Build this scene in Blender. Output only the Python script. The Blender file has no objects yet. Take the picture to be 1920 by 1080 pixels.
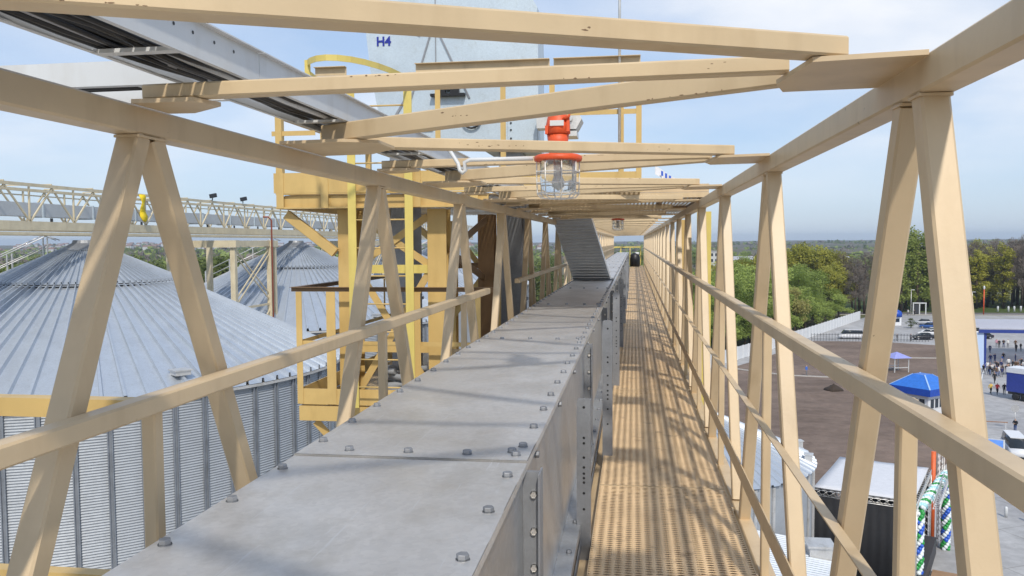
SUN_E, SUN_A, SKY_S, EXPO, HAZE = 2.5, 2.2, .15, .27, 1.5e-4
CLOUD_OFF = (-3.1, -1.7, 0); CLOUD_C = (5.5, 5.6, 5.8); VEIL_C = (2.45, 3.2, 4.5)
import bpy, bmesh, math, random
from mathutils import Vector, Matrix
random.seed(7)
R = math.radians
scn = bpy.context.scene
col = scn.collection
E = 22.0                      # eye height over the ground; coordinates below are relative to the eye level

# ------------------------------------------------------------------ materials
def newmat(name):
    m = bpy.data.materials.new(name); m.use_nodes = True
    nt = m.node_tree; nt.nodes.clear()
    out = nt.nodes.new('ShaderNodeOutputMaterial')
    b = nt.nodes.new('ShaderNodeBsdfPrincipled')
    nt.links.new(b.outputs[0], out.inputs[0])
    return m, nt, b, out
def N(nt, t, **kw):
    n = nt.nodes.new(t)
    for k, v in kw.items():
        if k in n.inputs.keys(): n.inputs[k].default_value = v
        else: setattr(n, k, v)
    return n
def ramp(nt, fac, stops):
    r = nt.nodes.new('ShaderNodeValToRGB')
    cr = r.color_ramp
    while len(cr.elements) > len(stops): cr.elements.remove(cr.elements[-1])
    while len(cr.elements) < len(stops): cr.elements.new(0.5)
    for e, (p, c) in zip(cr.elements, stops):
        e.position = p; e.color = (c[0], c[1], c[2], 1) if len(c) == 3 else c
    nt.links.new(fac, r.inputs[0]); return r
def mixc(nt, fac, a, b, mode='MIX'):
    m = nt.nodes.new('ShaderNodeMix'); m.data_type = 'RGBA'; m.blend_type = mode
    for s, v in ((0, fac), (6, a), (7, b)):
        if hasattr(v, 'links'): nt.links.new(v, m.inputs[s])
        elif s == 0: m.inputs[0].default_value = v
        else: m.inputs[s].default_value = (v[0], v[1], v[2], 1)
    return m.outputs[2]
def coords(nt, world=False, scale=(1, 1, 1)):
    if world:
        g = nt.nodes.new('ShaderNodeNewGeometry'); o = g.outputs['Position']
    else:
        g = nt.nodes.new('ShaderNodeTexCoord'); o = g.outputs['Object']
    mp = nt.nodes.new('ShaderNodeMapping'); mp.inputs['Scale'].default_value = scale
    nt.links.new(o, mp.inputs[0]); return mp.outputs[0]
def noise(nt, vec, scale, detail=4, rough=.55):
    n = N(nt, 'ShaderNodeTexNoise', Scale=scale, Detail=detail, Roughness=rough)
    nt.links.new(vec, n.inputs['Vector']); return n.outputs[0]
def bump(nt, b, h, strength, dist=.01):
    bp = N(nt, 'ShaderNodeBump', Strength=strength, Distance=dist)
    nt.links.new(h, bp.inputs['Height']); nt.links.new(bp.outputs[0], b.inputs['Normal'])

def paint(name, c, rough=.42, rust=.66, var=.10, chip=(.10, .055, .03)):
    m, nt, b, o = newmat(name)
    v = coords(nt, True)
    n1 = noise(nt, v, 2.3, 5); n2 = noise(nt, v, 38, 3, .6)
    r1 = ramp(nt, n1, [(.3, tuple(x * (1 - var) for x in c)), (.7, tuple(min(1, x * (1 + var)) for x in c))])
    n3 = noise(nt, coords(nt, True, (1, 1, .25)), 9, 4)
    st = ramp(nt, n3, [(.50, (1, 1, 1)), (.78, (.87, .845, .81))])
    base = mixc(nt, 1.0, r1.outputs[0], st.outputs[0], 'MULTIPLY')
    nr = noise(nt, v, 13, 6, .7)
    rm = ramp(nt, nr, [(rust, (0, 0, 0)), (rust + .03, (1, 1, 1))])
    base = mixc(nt, rm.outputs[0], base, chip)
    nt.links.new(base, b.inputs['Base Color'])
    rr = N(nt, 'ShaderNodeMapRange'); nt.links.new(n1, rr.inputs[0])
    rr.inputs[3].default_value = rough - .08; rr.inputs[4].default_value = rough + .14
    nt.links.new(rr.outputs[0], b.inputs['Roughness'])
    bump(nt, b, n2, .12, .004)
    return m
def galv(name, c=(.55, .56, .57), metallic=.55, rough=.42, spangle=60, streak=(1, 1, 1), amt=.18, bmp=.12):
    m, nt, b, o = newmat(name)
    v = coords(nt, True)
    vo = N(nt, 'ShaderNodeTexVoronoi', Scale=spangle); nt.links.new(v, vo.inputs['Vector'])
    n1 = noise(nt, coords(nt, True, streak), 1.7, 6, .6)
    n2 = noise(nt, v, 7, 5, .65)
    hi = tuple(min(1, x * (1 + amt)) for x in c); lo = tuple(x * (1 - amt) for x in c)
    r = ramp(nt, n1, [(.32, lo), (.68, hi)])
    s = ramp(nt, vo.outputs['Color'], [(.2, (.93, .93, .93)), (.8, (1.0, 1.0, 1.0))])
    base = mixc(nt, 1, r.outputs[0], s.outputs[0], 'MULTIPLY')
    d = ramp(nt, n2, [(.55, (1, 1, 1)), (.75, (.88, .87, .85))])
    base = mixc(nt, 1, base, d.outputs[0], 'MULTIPLY')
    nt.links.new(base, b.inputs['Base Color'])
    b.inputs['Metallic'].default_value = metallic
    rr = N(nt, 'ShaderNodeMapRange'); nt.links.new(n2, rr.inputs[0])
    rr.inputs[3].default_value = rough - .1; rr.inputs[4].default_value = rough + .16
    nt.links.new(rr.outputs[0], b.inputs['Roughness'])
    bump(nt, b, n1, bmp, .03)
    return m
def plain(name, c, rough=.6, metallic=0, var=.12, scale=3.0, bmp=.1, spec=None):
    m, nt, b, o = newmat(name)
    v = coords(nt, True)
    n = noise(nt, v, scale, 5)
    r = ramp(nt, n, [(.3, tuple(x * (1 - var) for x in c)), (.7, tuple(min(1, x * (1 + var)) for x in c))])
    nt.links.new(r.outputs[0], b.inputs['Base Color'])
    b.inputs['Roughness'].default_value = rough; b.inputs['Metallic'].default_value = metallic
    if spec is not None: b.inputs['Specular IOR Level'].default_value = spec
    if bmp: bump(nt, b, noise(nt, v, scale * 8, 3), bmp, .01)
    return m
def holes(name, c, px, py, hx, hy, rust=.72):
    """painted steel grating whose punched slots are really open"""
    m, nt, b, o = newmat(name)
    v = coords(nt, True)
    n1 = noise(nt, v, 3.1, 5)
    r1 = ramp(nt, n1, [(.3, tuple(x * .86 for x in c)), (.7, tuple(x * 1.1 for x in c))])
    nr = noise(nt, v, 6, 6, .7)
    rm = ramp(nt, nr, [(rust - .15, (0, 0, 0)), (rust + .08, (1, 1, 1))])
    base = mixc(nt, rm.outputs[0], r1.outputs[0], (.22, .13, .07))
    nt.links.new(base, b.inputs['Base Color']); b.inputs['Roughness'].default_value = .5
    g = nt.nodes.new('ShaderNodeNewGeometry'); s = nt.nodes.new('ShaderNodeSeparateXYZ')
    nt.links.new(g.outputs['Position'], s.inputs[0])
    def math_(op, a, b_=None):
        k = nt.nodes.new('ShaderNodeMath'); k.operation = op
        for i, q in enumerate((a, b_)):
            if q is None: continue
            if hasattr(q, 'links'): nt.links.new(q, k.inputs[i])
            else: k.inputs[i].default_value = q
        return k.outputs[0]
    ux = math_('DIVIDE', s.outputs[0], px)
    row = math_('FLOOR', ux)
    fx = math_('ABSOLUTE', math_('SUBTRACT', math_('FRACT', ux), .5))
    odd = math_('MULTIPLY', math_('MODULO', math_('ABSOLUTE', row), 2.0), .12)
    fy = math_('ABSOLUTE', math_('SUBTRACT', math_('FRACT', math_('ADD', math_('DIVIDE', s.outputs[1], py), odd)), .5))
    # lens shaped slots
    q = math_('ADD', math_('POWER', math_('DIVIDE', fx, hx / 2), 2.0), math_('DIVIDE', fy, hy / 2))
    mask = math_('LESS_THAN', q, 1.0)
    t = nt.nodes.new('ShaderNodeBsdfTransparent'); mx = nt.nodes.new('ShaderNodeMixShader')
    nt.links.new(mask, mx.inputs[0]); nt.links.new(b.outputs[0], mx.inputs[1]); nt.links.new(t.outputs[0], mx.inputs[2])
    nt.links.new(mx.outputs[0], o.inputs[0])
    qq = math_('MINIMUM', q, 2.0)
    bump(nt, b, qq, .6, .006)
    return m
def leafmat(name, c1, c2, trans=.35):
    m, nt, b, o = newmat(name)
    v = coords(nt, True)
    n = noise(nt, v, .35, 4); n2 = noise(nt, v, 2.2, 2)
    oi = nt.nodes.new('ShaderNodeObjectInfo')
    add = N(nt, 'ShaderNodeMath', operation='ADD'); nt.links.new(n, add.inputs[0])
    mu = N(nt, 'ShaderNodeMath', operation='MULTIPLY'); nt.links.new(oi.outputs['Random'], mu.inputs[0]); mu.inputs[1].default_value = .3
    nt.links.new(mu.outputs[0], add.inputs[1])
    a2 = N(nt, 'ShaderNodeMath', operation='MULTIPLY_ADD'); nt.links.new(n2, a2.inputs[0]); a2.inputs[1].default_value = .5
    nt.links.new(add.outputs[0], a2.inputs[2])
    r = ramp(nt, a2.outputs[0], [(.55, c1), (1.15 / 1.2, c2)])
    nt.links.new(r.outputs[0], b.inputs['Base Color']); b.inputs['Roughness'].default_value = .7
    b.inputs['Specular IOR Level'].default_value = .25
    tr = nt.nodes.new('ShaderNodeBsdfTranslucent'); nt.links.new(r.outputs[0], tr.inputs[0])
    mx = nt.nodes.new('ShaderNodeMixShader'); mx.inputs[0].default_value = trans
    nt.links.new(b.outputs[0], mx.inputs[1]); nt.links.new(tr.outputs[0], mx.inputs[2]); nt.links.new(mx.outputs[0], o.inputs[0])
    return m

TAN = paint('tan_paint', (.61, .462, .285), rust=.70)
TAN2 = paint('tan_paint_chipped', (.62, .472, .285), rust=.70)
YEL = paint('ochre_paint', (.60, .41, .15), rust=.78)
YELB = paint('yellow_paint', (.68, .54, .15), rust=.82)
BRN = paint('brown_primer', (.20, .115, .05), rust=.8)
GALV = galv('galvanised_lid', (.78, .755, .72), .78, .44, streak=(1.4, .7, 1), amt=.09)
def dust(m):
    nt = m.node_tree; b = [n for n in nt.nodes if n.type == 'BSDF_PRINCIPLED'][0]; src = b.inputs['Base Color'].links[0].from_socket
    n1 = noise(nt, coords(nt, True, (1, .6, 1)), 2.2, 7, .68); k = ramp(nt, n1, [(.52, (0, 0, 0)), (.74, (.55, .55, .55))])
    c = mixc(nt, k.outputs[0], src, (.46, .42, .35))
    n2 = noise(nt, coords(nt, True, (30, 1.2, 1)), 1.3, 5, .7); k2 = ramp(nt, n2, [(.63, (0, 0, 0)), (.68, (.5, .5, .5))])
    c = mixc(nt, k2.outputs[0], c, (.84, .84, .84)); nt.links.new(c, b.inputs['Base Color'])
    n3 = noise(nt, coords(nt, True), 3.5, 6, .7); r = N(nt, 'ShaderNodeMapRange'); nt.links.new(n3, r.inputs[0]); r.inputs[3].default_value = .25; r.inputs[4].default_value = .72
    nt.links.new(r.outputs[0], b.inputs['Roughness'])
dust(GALV)
GALVS = galv('galvanised_side', (.56, .57, .58), .75, .33, amt=.10)
GALVD = galv('galvanised_dark', (.30, .31, .33), .5, .5)
GALVB = galv('galvanised_blue', (.56, .64, .70), .35, .45, amt=.06)
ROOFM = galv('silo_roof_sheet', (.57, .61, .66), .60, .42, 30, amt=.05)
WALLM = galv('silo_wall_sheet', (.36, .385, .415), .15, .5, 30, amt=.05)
STIFM = galv('silo_stiffener', (.26, .28, .31), .4, .5, 30)
WHITEP = paint('white_paint', (.62, .63, .63), rust=.83, var=.05, chip=(.25, .24, .22))
BLACK = plain('black_rubber', (.012, .012, .013), .45)
DARK = plain('dark_metal', (.035, .037, .042), .5)
GREYC = plain('grey_cable', (.42, .42, .43), .5)
ORANGE = plain('orange_enamel', (.74, .10, .025), .5, var=.12, scale=25)
CONC = None
DECKM = holes('deck_grating', (.82, .575, .325), .052, .031, .78, .52)
GRATM = holes('platform_grating', (.50, .37, .20), .05, .026, .82, .62)

# ------------------------------------------------------------------ mesh helper
class MB:
    def __init__(s): s.v = []; s.f = []; s.mi = []; s.cur = 0; s.sm = []
    def _add(s, vs, fs, smooth=False):
        o = len(s.v); s.v += [tuple(x) for x in vs]
        for f in fs:
            s.f.append([i + o for i in f]); s.mi.append(s.cur); s.sm.append(smooth)
        return s
    def box(s, x0, x1, y0, y1, z0, z1, ch=0):
        if ch:
            return s.beam((x0, (y0 + y1) / 2, (z0 + z1) / 2), (x1, (y0 + y1) / 2, (z0 + z1) / 2), abs(y1 - y0), abs(z1 - z0), ch=ch)
        vs = [(x, y, z) for z in (z0, z1) for y in (y0, y1) for x in (x0, x1)]
        return s._add(vs, [(0, 2, 3, 1), (4, 5, 7, 6), (0, 1, 5, 4), (2, 6, 7, 3), (0, 4, 6, 2), (1, 3, 7, 5)])
    def beam(s, p, q, w, h, up=(0, 0, 1), ch=0):
        """rectangular bar p->q, w across, h along up; ch = chamfer of its long edges"""
        p = Vector(p); q = Vector(q); d = (q - p).normalized(); up = Vector(up)
        if abs(d.dot(up)) > .98: up = Vector((0, 1, 0)) if abs(d.y) < .9 else Vector((1, 0, 0))
        x = d.cross(up).normalized(); u = x.cross(d).normalized()
        a, b = w / 2, h / 2
        if ch:
            prof = [(-a + ch, -b), (a - ch, -b), (a, -b + ch), (a, b - ch), (a - ch, b), (-a + ch, b), (-a, b - ch), (-a, -b + ch)]
        else: prof = [(-a, -b), (a, -b), (a, b), (-a, b)]
        n = len(prof)
        vs = [c + x * i + u * j for c in (p, q) for i, j in prof]
        fs = [(k, (k + 1) % n, n + (k + 1) % n, n + k) for k in range(n)]
        fs += [tuple(range(n))[::-1], tuple(range(n, 2 * n))]
        return s._add(vs, fs)
    def tube(s, pts, r, n=8, closed=False):
        pts = [Vector(p) for p in pts]; m = len(pts)
        rs = r if isinstance(r, (list, tuple)) else [r] * m
        vs = []; prev = None
        for i, p in enumerate(pts):
            if closed: d = (pts[(i + 1) % m] - pts[i - 1]).normalized()
            else: d = (pts[min(i + 1, m - 1)] - pts[max(i - 1, 0)]).normalized()
            if prev is None:
                a = Vector((0, 0, 1)) if abs(d.z) < .9 else Vector((1, 0, 0))
                x = d.cross(a).normalized()
            else:
                x = (prev - d * prev.dot(d)).normalized()
            prev = x; y = d.cross(x)
            for k in range(n):
                t = 2 * math.pi * k / n
                vs.append(p + (x * math.cos(t) + y * math.sin(t)) * rs[i])
        fs = []
        for i in range(m if closed else m - 1):
            j = (i + 1) % m
            for k in range(n): fs.append((i * n + k, i * n + (k + 1) % n, j * n + (k + 1) % n, j * n + k))
        s._add(vs, fs, True)
        if not closed:
            o = len(s.v) - m * n
            s.f.append([o + k for k in range(n)][::-1]); s.f.append([o + (m - 1) * n + k for k in range(n)])
            s.mi += [s.cur] * 2; s.sm += [False] * 2
        return s
    def lathe(s, c, prof, n=24, smooth=True, axis='z'):
        vs = []
        for r, h in prof:
            for k in range(n):
                t = 2 * math.pi * k / n; a, b = r * math.cos(t), r * math.sin(t)
                vs.append((c[0] + a, c[1] + b, c[2] + h) if axis == 'z' else ((c[0] + a, c[1] + h, c[2] + b) if axis == 'y' else (c[0] + h, c[1] + a, c[2] + b)))
        fs = []
        for i in range(len(prof) - 1):
            for k in range(n): fs.append((i * n + k, i * n + (k + 1) % n, (i + 1) * n + (k + 1) % n, (i + 1) * n + k))
        s._add(vs, fs, smooth)
        o = len(s.v) - len(prof) * n
        for base, rev in ((0, True), ((len(prof) - 1) * n, False)):
            if prof[0 if base == 0 else -1][0] > 1e-4:
                f = [o + base + k for k in range(n)]
                s.f.append(f[::-1] if rev else f); s.mi.append(s.cur); s.sm.append(False)
        return s
    def prism(s, pts, d):
        """closed outline pts (3-D) pushed along vector d"""
        n = len(pts); d = Vector(d)
        vs = [Vector(p) for p in pts] + [Vector(p) + d for p in pts]
        return s._add(vs, [tuple(range(n))[::-1], tuple(range(n, 2 * n))] + [(k, (k + 1) % n, n + (k + 1) % n, n + k) for k in range(n)])
    def quad(s, *p): return s._add(p, [tuple(range(len(p)))])
    def mat(s, i): s.cur = i; return s
    def mesh(s, name, mats, off=(0, 0, 0)):
        me = bpy.data.meshes.new(name)
        me.from_pydata([(v[0] - off[0], v[1] - off[1], v[2] - off[2]) for v in s.v], [], s.f)
        for m in (mats if isinstance(mats, (list, tuple)) else [mats]): me.materials.append(m)
        me.polygons.foreach_set('material_index', s.mi); me.polygons.foreach_set('use_smooth', s.sm)
        bm = bmesh.new(); bm.from_mesh(me); bmesh.ops.recalc_face_normals(bm, faces=bm.faces); bm.to_mesh(me); bm.free()
        me.update(); return me
    def build(s, name, mats, parent=None, at=None, local=False, label=None, kind=None):
        """link as ONE object; verts are eye-relative world coordinates unless local"""
        if parent is not None:
            off = (0, 0, 0) if local else wloc(parent)
            if at is not None: off = tuple(a + b for a, b in zip(off, at))
            o = bpy.data.objects.new(name, s.mesh(name, mats, off)); o.parent = parent
            if at is not None: o.location = at
        else:
            at = at or (0, 0, 0)
            o = bpy.data.objects.new(name, s.mesh(name, mats, (0, 0, 0) if local else at))
            o.location = (at[0], at[1], at[2] + E)
        col.objects.link(o)
        if label: o['label'] = label
        if kind: o['kind'] = kind
        return o
def wloc(o):
    p = Vector((0, 0, 0))
    while o is not None: p = p + o.location; o = o.parent
    return (p.x, p.y, p.z - E)
def tag(o, label=None, cat=None, group=None, kind=None):
    if label: o['label'] = label
    if cat: o['category'] = cat
    if group: o['group'] = group
    if kind: o['kind'] = kind
    return o
def thing(name, label, cat, loc=(0, 0, 0), rz=0, group=None):
    o = bpy.data.objects.new(name, None); o.empty_display_size = .3
    o.location = (loc[0], loc[1], loc[2] + E); o.rotation_euler.z = rz
    col.objects.link(o); return tag(o, label, cat, group)
def copy_tree(o, parent=None, loc=None, rz=None, label=None, scale=None, mats=None):
    c = o.copy(); col.objects.link(c)
    if parent: c.parent = parent
    if loc is not None: c.location = (loc[0], loc[1], loc[2] + E)
    if rz is not None: c.rotation_euler.z = rz
    if label: c['label'] = label
    if scale is not None: c.scale = scale if hasattr(scale, '__len__') else (scale,) * 3
    if mats and c.type == 'MESH' and c.name.split('.')[0] in mats:
        c.data = c.data.copy(); c.data.materials[0] = mats[c.name.split('.')[0]]
    for ch in list(o.children): copy_tree(ch, c, mats=mats)
    return c
def lerp(a, b, t): return a + (b - a) * t
# ------------------------------------------------------------------ the gallery we stand in
P = 2.23; Y0 = 2.21
CHIP = plain('rusty_chip', (.20, .125, .07), .8, scale=40)
GZ = lambda x: lerp(.400, .4275, (x + 1.38) / 2.04)       # top of the chords / gussets across the gallery
gal = thing('conveyor_gallery', 'long tan painted steel truss gallery enclosing the conveyor and walkway', 'gallery', (0, 0, -1.9))
YE = 58.0
for xs, z0, z1 in (((.66, .745), .345, .427), ((-1.46, -1.38), .312, .392)):
    MB().beam(((xs[0] + xs[1]) / 2, -3.6, (z0 + z1) / 2), ((xs[0] + xs[1]) / 2, YE, (z0 + z1) / 2), xs[1] - xs[0], z1 - z0, ch=.006).build('top_chord', TAN, gal)
    MB().beam(((xs[0] + xs[1]) / 2, -3.6, -1.81), ((xs[0] + xs[1]) / 2, YE, -1.81), xs[1] - xs[0], .10, ch=.006).build('bottom_chord', TAN, gal)
def leg(mb, side, yk, s):
    x = .698 if side > 0 else -1.416
    zt = .343 if side > 0 else .310
    jx = random.uniform(-.001, .001)
    t, bo = (.055, .93) if side > 0 else (.035, .95 if s < 0 else 1.02)
    if side < 0: yk += .045
    if side > 0 and s < 0 and abs(yk - Y0) < .1: t, bo = .085, .80
    return mb.beam((x + jx, yk + s * t, zt), (x + jx, yk + s * bo, -1.76), .068, .066, up=(0, 1, 0), ch=.006).beam((x + jx, yk + s * t, zt), (x + jx, yk + s * t, zt - .007), .078, .082, up=(0, 1, 0), ch=.004)
rest = MB()
for k in range(-2, 26):
    yk = Y0 + k * P
    for side in (1, -1):
        for s in (-1, 1):
            if -1 <= k <= 22 and not (k == -1 and s < 0): leg(MB(), side, yk, s).build('diagonal', TAN, gal)
            else: leg(rest, side, yk, s)
        x = .683 if side > 0 else -1.378
        if k >= -1:
            if not (side < 0 and 7.7 < yk < 9.4):
                MB().beam((x, yk - .005, -1.76), (x, yk - .005, -.40 if side > 0 else -.46), .044, .046, up=(0, 1, 0), ch=.005).build('handrail_post', TAN, gal)
rest.build('diagonal', TAN, gal, kind='stuff')
# handrails, knee rail and toe bar
MB().beam((.63, -3.6, -.401), (.63, YE, -.401), .058, .057, ch=.006).build('handrail', TAN, gal)
MB().beam((-1.35, -3.6, -.4505), (-1.35, 7.62, -.4505), .056, .053, ch=.006).build('handrail', TAN, gal)
MB().beam((-1.35, 9.6, -.4505), (-1.35, YE, -.4505), .056, .053, ch=.006).build('handrail', TAN, gal)
MB().box(.650, .6575, -3.6, YE, -.955, -.915).box(.622, .650, -3.6, YE, -.921, -.915).build('knee_rail', TAN, gal)
MB().box(.650, .657, -3.6, YE, -1.475, -1.372).build('toe_bar', TAN, gal)
MB().box(-1.377, -1.370, -3.6, 8.3, -1.475, -1.372).build('toe_bar', TAN, gal)
# roof bracing
def roofbar(p, q, hz=.056, m=TAN2, name='roof_brace', d=.055):
    (x0, y0), (x1, y1) = p, q
    z = lambda x: GZ(x) + .0045 + hz / 2
    b = MB().beam((x0, y0, z(x0)), (x1, y1, z(x1)), d, hz, ch=.005); b.mat(1)
    if 0 < y0 < 7:      # chipped paint showing rust, clustered along the edges
        L = math.hypot(x1 - x0, y1 - y0); ux, uy = (x1 - x0) / L, (y1 - y0) / L
        if ux < 0: ux, uy = -ux, -uy
        nx_, ny_ = uy, -ux
        for g_ in range(3):
            tc0 = random.uniform(.06, .94); e = random.choice((-1, -1, 1, 0))
            for i in range(random.randint(2, 6)):
                t = min(.97, max(.03, tc0 + random.gauss(0, .03))); r = random.uniform(.0010, .0032)
                c = Vector((lerp(x0, x1, t), lerp(y0, y1, t), lerp(z(x0), z(x1), t))) + Vector((nx_, ny_, 0)) * (d / 2 + .0003)
                c.z += e * (hz / 2 - .0062) + (random.uniform(-.25, .25) * hz if e == 0 else random.uniform(-.001, .001))
                el = random.uniform(1.0, 4.0); n = 9
                b._add([c + Vector((ux, uy, 0)) * (el * r * random.uniform(.5, 1) * math.cos(6.283 * k / n)) + Vector((0, 0, r * random.uniform(.4, 1) * math.sin(6.283 * k / n))) for k in range(n)], [tuple(range(n))])
    b.build(name, [m, CHIP], gal)
for k in range(-2, 26):
    yk = Y0 + k * P
    t = .012
    # gusset at the handrail side
    pts = [(.658, yk - .19), (.658, yk + .225), (.41, yk + .225), (.372, yk + .10), (.41, yk - .17)]
    MB().prism([(x, y, GZ(x) - t + .002) for x, y in pts], (0, 0, t)).build('gusset_plate', TAN, gal)
    pts = [(-1.378, yk - .06), (-1.378, yk + .13), (-1.30, yk + .14), (-1.17, yk + .05), (-1.20, yk - .05)]
    MB().prism([(x, y, GZ(x) - t + .002) for x, y in pts], (0, 0, t)).build('gusset_plate', TAN, gal)
    ym = yk + P / 2
    pts = [(-1.378, ym - .20), (-1.378, ym + .26), (-1.15, ym + .26), (-1.0, ym + .1), (-1.0, ym - .12), (-1.12, ym - .2)]
    MB().prism([(x, y, GZ(x) - t + .002) for x, y in pts], (0, 0, t)).build('gusset_plate', TAN, gal)
    roofbar((-1.36, yk - .01), (.388, yk + .03), .042, name='roof_strut', d=.05)
    roofbar((.41, yk + .215), (-1.24, ym - .06), .070, d=.05)
    roofbar((-1.24, ym + .118), (.478, yk + P - .112), .048, d=.075)
# floor: bearers, pan, grating panels
for k in range(-3, 52):
    y = Y0 - P / 2 + k * P / 2
    if y < YE: MB().box(-1.375, .655, y - .035, y + .035, -1.85, -1.765).build('floor_bearer', TAN, gal) if k < 40 else None
MB().box(-1.33, .603, -3.6, YE, -1.763, -1.757).build('floor_pan', TAN, gal)
PL = 3.72
for i in range(-2, 16):
    y0 = 5.6 + (i - 1) * PL + .004; y1 = y0 + PL - .010
    if y0 > YE: continue
    y1 = min(y1, YE)
    zz = random.uniform(-.002, .002)
    b = MB()
    b.quad((-.225, y0, -1.65 + zz), (.60, y0, -1.65 + zz), (.60, y1, -1.65 + zz), (-.225, y1, -1.65 + zz))
    b.mat(1)
    b.box(-.229, -.2255, y0, y1, -1.72, -1.6485 + zz).box(.6005, .604, y0, y1, -1.72, -1.6485 + zz)
    b.box(-.225, .60, y0, y0 + .004, -1.70, -1.649 + zz)
    b.box(-.225, .60, y1 - .004, y1, -1.70, -1.649 + zz)
    for xx in (-.10, .05, .19, .33, .47): b.box(xx - .003, xx + .003, y0 + .004, y1 - .004, -1.70, -1.653 + zz)
    b.build('deck_panel', [DECKM, TAN], gal)

# ------------------------------------------------------------------ chain conveyor
conv = thing('chain_conveyor', 'long galvanised trough conveyor with bolted lids running beside the walkway', 'conveyor', (-.78, 0, -1.75))
CL = 3.54; S0 = 2.79
def hexbolt(b, x, y, z, r=.0160, h=.015, axis='z'):
    prof = [(r * 1.14, 0), (r * 1.14, .002), (r, .002), (r, h - .002), (r * .92, h)]
    if axis == 'z': b.lathe((x, y, z), prof[:2], 12, False)
    else: b.lathe((x, y, z), prof[:2], 12, False, axis)
    b.lathe((x, y, z), prof[1:], 6, False, axis)
    return b
nb = 0; restb = MB(); lastlid = None
for i in range(-2, 16):
    y0 = S0 + i * CL; y1 = y0 + CL
    if y0 > 56: continue
    z = -.75 - (.004 if i % 2 else 0)
    b = MB()
    # slightly sagging sheet with folded edges
    nx, ny = 8, 14
    g = []
    for iy in range(ny + 1):
        for ix in range(nx + 1):
            u, w = ix / nx, iy / ny
            sag = -.005 * math.sin(math.pi * u) * math.sin(math.pi * w) + .0018 * math.sin(7 * u + i) * math.sin(9 * w + 2 * i) * (0 if ix in (0, nx) or iy in (0, ny) else 1)
            g.append((-1.2 + .84 * u, y0 + .009 + (CL - .018) * w, z + sag))
    b._add(g, [(iy * (nx + 1) + ix, iy * (nx + 1) + ix + 1, (iy + 1) * (nx + 1) + ix + 1, (iy + 1) * (nx + 1) + ix) for iy in range(ny) for ix in range(nx)], True)
    b.box(-.362, -.36, y0 + .002, y1 - .002, z - .026, z); b.box(-1.2, -1.198, y0 + .002, y1 - .002, z - .026, z)
    b.box(-1.198, -.362, y0 + .0095, y0 + .0115, z - .025, z - .0015)
    lid = b.build('lid', GALV, conv)
    for j in range(10):
        y = y0 + .17 + j * .355 + (.03 if j == 0 else 0)
        for x in (-.402, -1.166):
            if -0.6 < i < 4 and nb < 94 and y > 1.2: hexbolt(MB(), x + random.uniform(-.003, .003), y + random.uniform(-.008, .008), z).build('bolt', GALVD, lid); nb += 1
            else: hexbolt(restb, x, y, z)
    for x in (-1.02, -.80, -.585, -.41, -.43):
        yy = y0 + (.075 if x != -.43 else .12)
        if 0 <= i < 3 and nb < 100: hexbolt(MB(), x, yy, z).build('bolt', GALVD, lid); nb += 1
        else: hexbolt(restb, x, yy, z)
restb.build('bolt', GALVD, conv, kind='stuff')
for i in range(-2, 16):
    y0 = S0 + i * CL; y1 = y0 + CL
    if y0 > 56: continue
    MB().box(-.378, -.375, y0 + .003, y1 - .003, -1.56, -.78).build('side_panel', GALVS, conv)
    MB().box(-1.185, -1.182, y0 + .003, y1 - .003, -1.56, -.78).build('side_panel', GALVS, conv)
    # bolted section flange
    b = MB()
    b.box(-.3745, -.312, y0 + .003, y0 + .009, -1.55, -.782).box(-.318, -.312, y0 + .0095, y0 + .05, -1.55, -.782)
    b.box(-.3745, -.312, y0 - .009, y0 - .003, -1.55, -.782).box(-.318, -.312, y0 - .05, y0 - .0095, -1.55, -.782)
    b.mat(1)
    for n_ in range(6): hexbolt(b, -.337, y0 - .009, -.86 - n_ * .128, .011, -.012, 'y')
    b.build('section_flange', [GALVD, GALV], conv)
    b = MB()
    for yy in (y0 + .35, y0 + 1.35, y0 + 2.4): hexbolt(b, -.375, yy, -.815, .014, .016, 'x')
    b.build('side_bolt', GALVD, conv)
MB().box(-.3745, -.29, -3, 56, -1.566, -1.561).box(-.2945, -.29, -3, 56, -1.61, -1.5665).build('bottom_flange', GALVS, conv)
b = MB()
for n_ in range(60): hexbolt(b, -.32, .5 + n_ * .45, -1.561, .014, .016)
b.build('flange_bolt', GALVD, conv)
# perforated angle posts
posts = [(4.52, -.272, -.855), (6.38, -.20, -.60), (9.55, -.20, -.58), (13.1, -.20, -.58), (16.9, -.20, -.58), (20.5, -.20, -.58), (24.2, -.2, -.58), (28., -.2, -.58)]
for y, x, zt in posts:
    b = MB()
    b.prism([(x - .038, y, -1.76), (x + .038, y, -1.76), (x + .038, y, zt - .012), (x + .026, y, zt), (x - .026, y, zt), (x - .038, y, zt - .012)], (0, .006, 0))
    b.box(x + .032, x + .038, y + .0065, y + .07, -1.76, zt - .012)
    b.mat(1)
    hs = [.05, .22, .25, .33, .385, .42, .445, .47, .53, .62]
    for h in hs:
        zz = zt - h * (zt + 1.7) / .85
        if zz > -1.7: b.lathe((x + .002, y - .0005, zz), [(.0075, 0), (.0075, -.0006)], 8, False, 'y')
    b.build('support_post', [GALVD, BLACK], conv)
# lower rail joining the posts
MB().box(-.29, -.285, 3.4, 30, -1.70, -1.64).build('support_rail', GALVD, conv)

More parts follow.
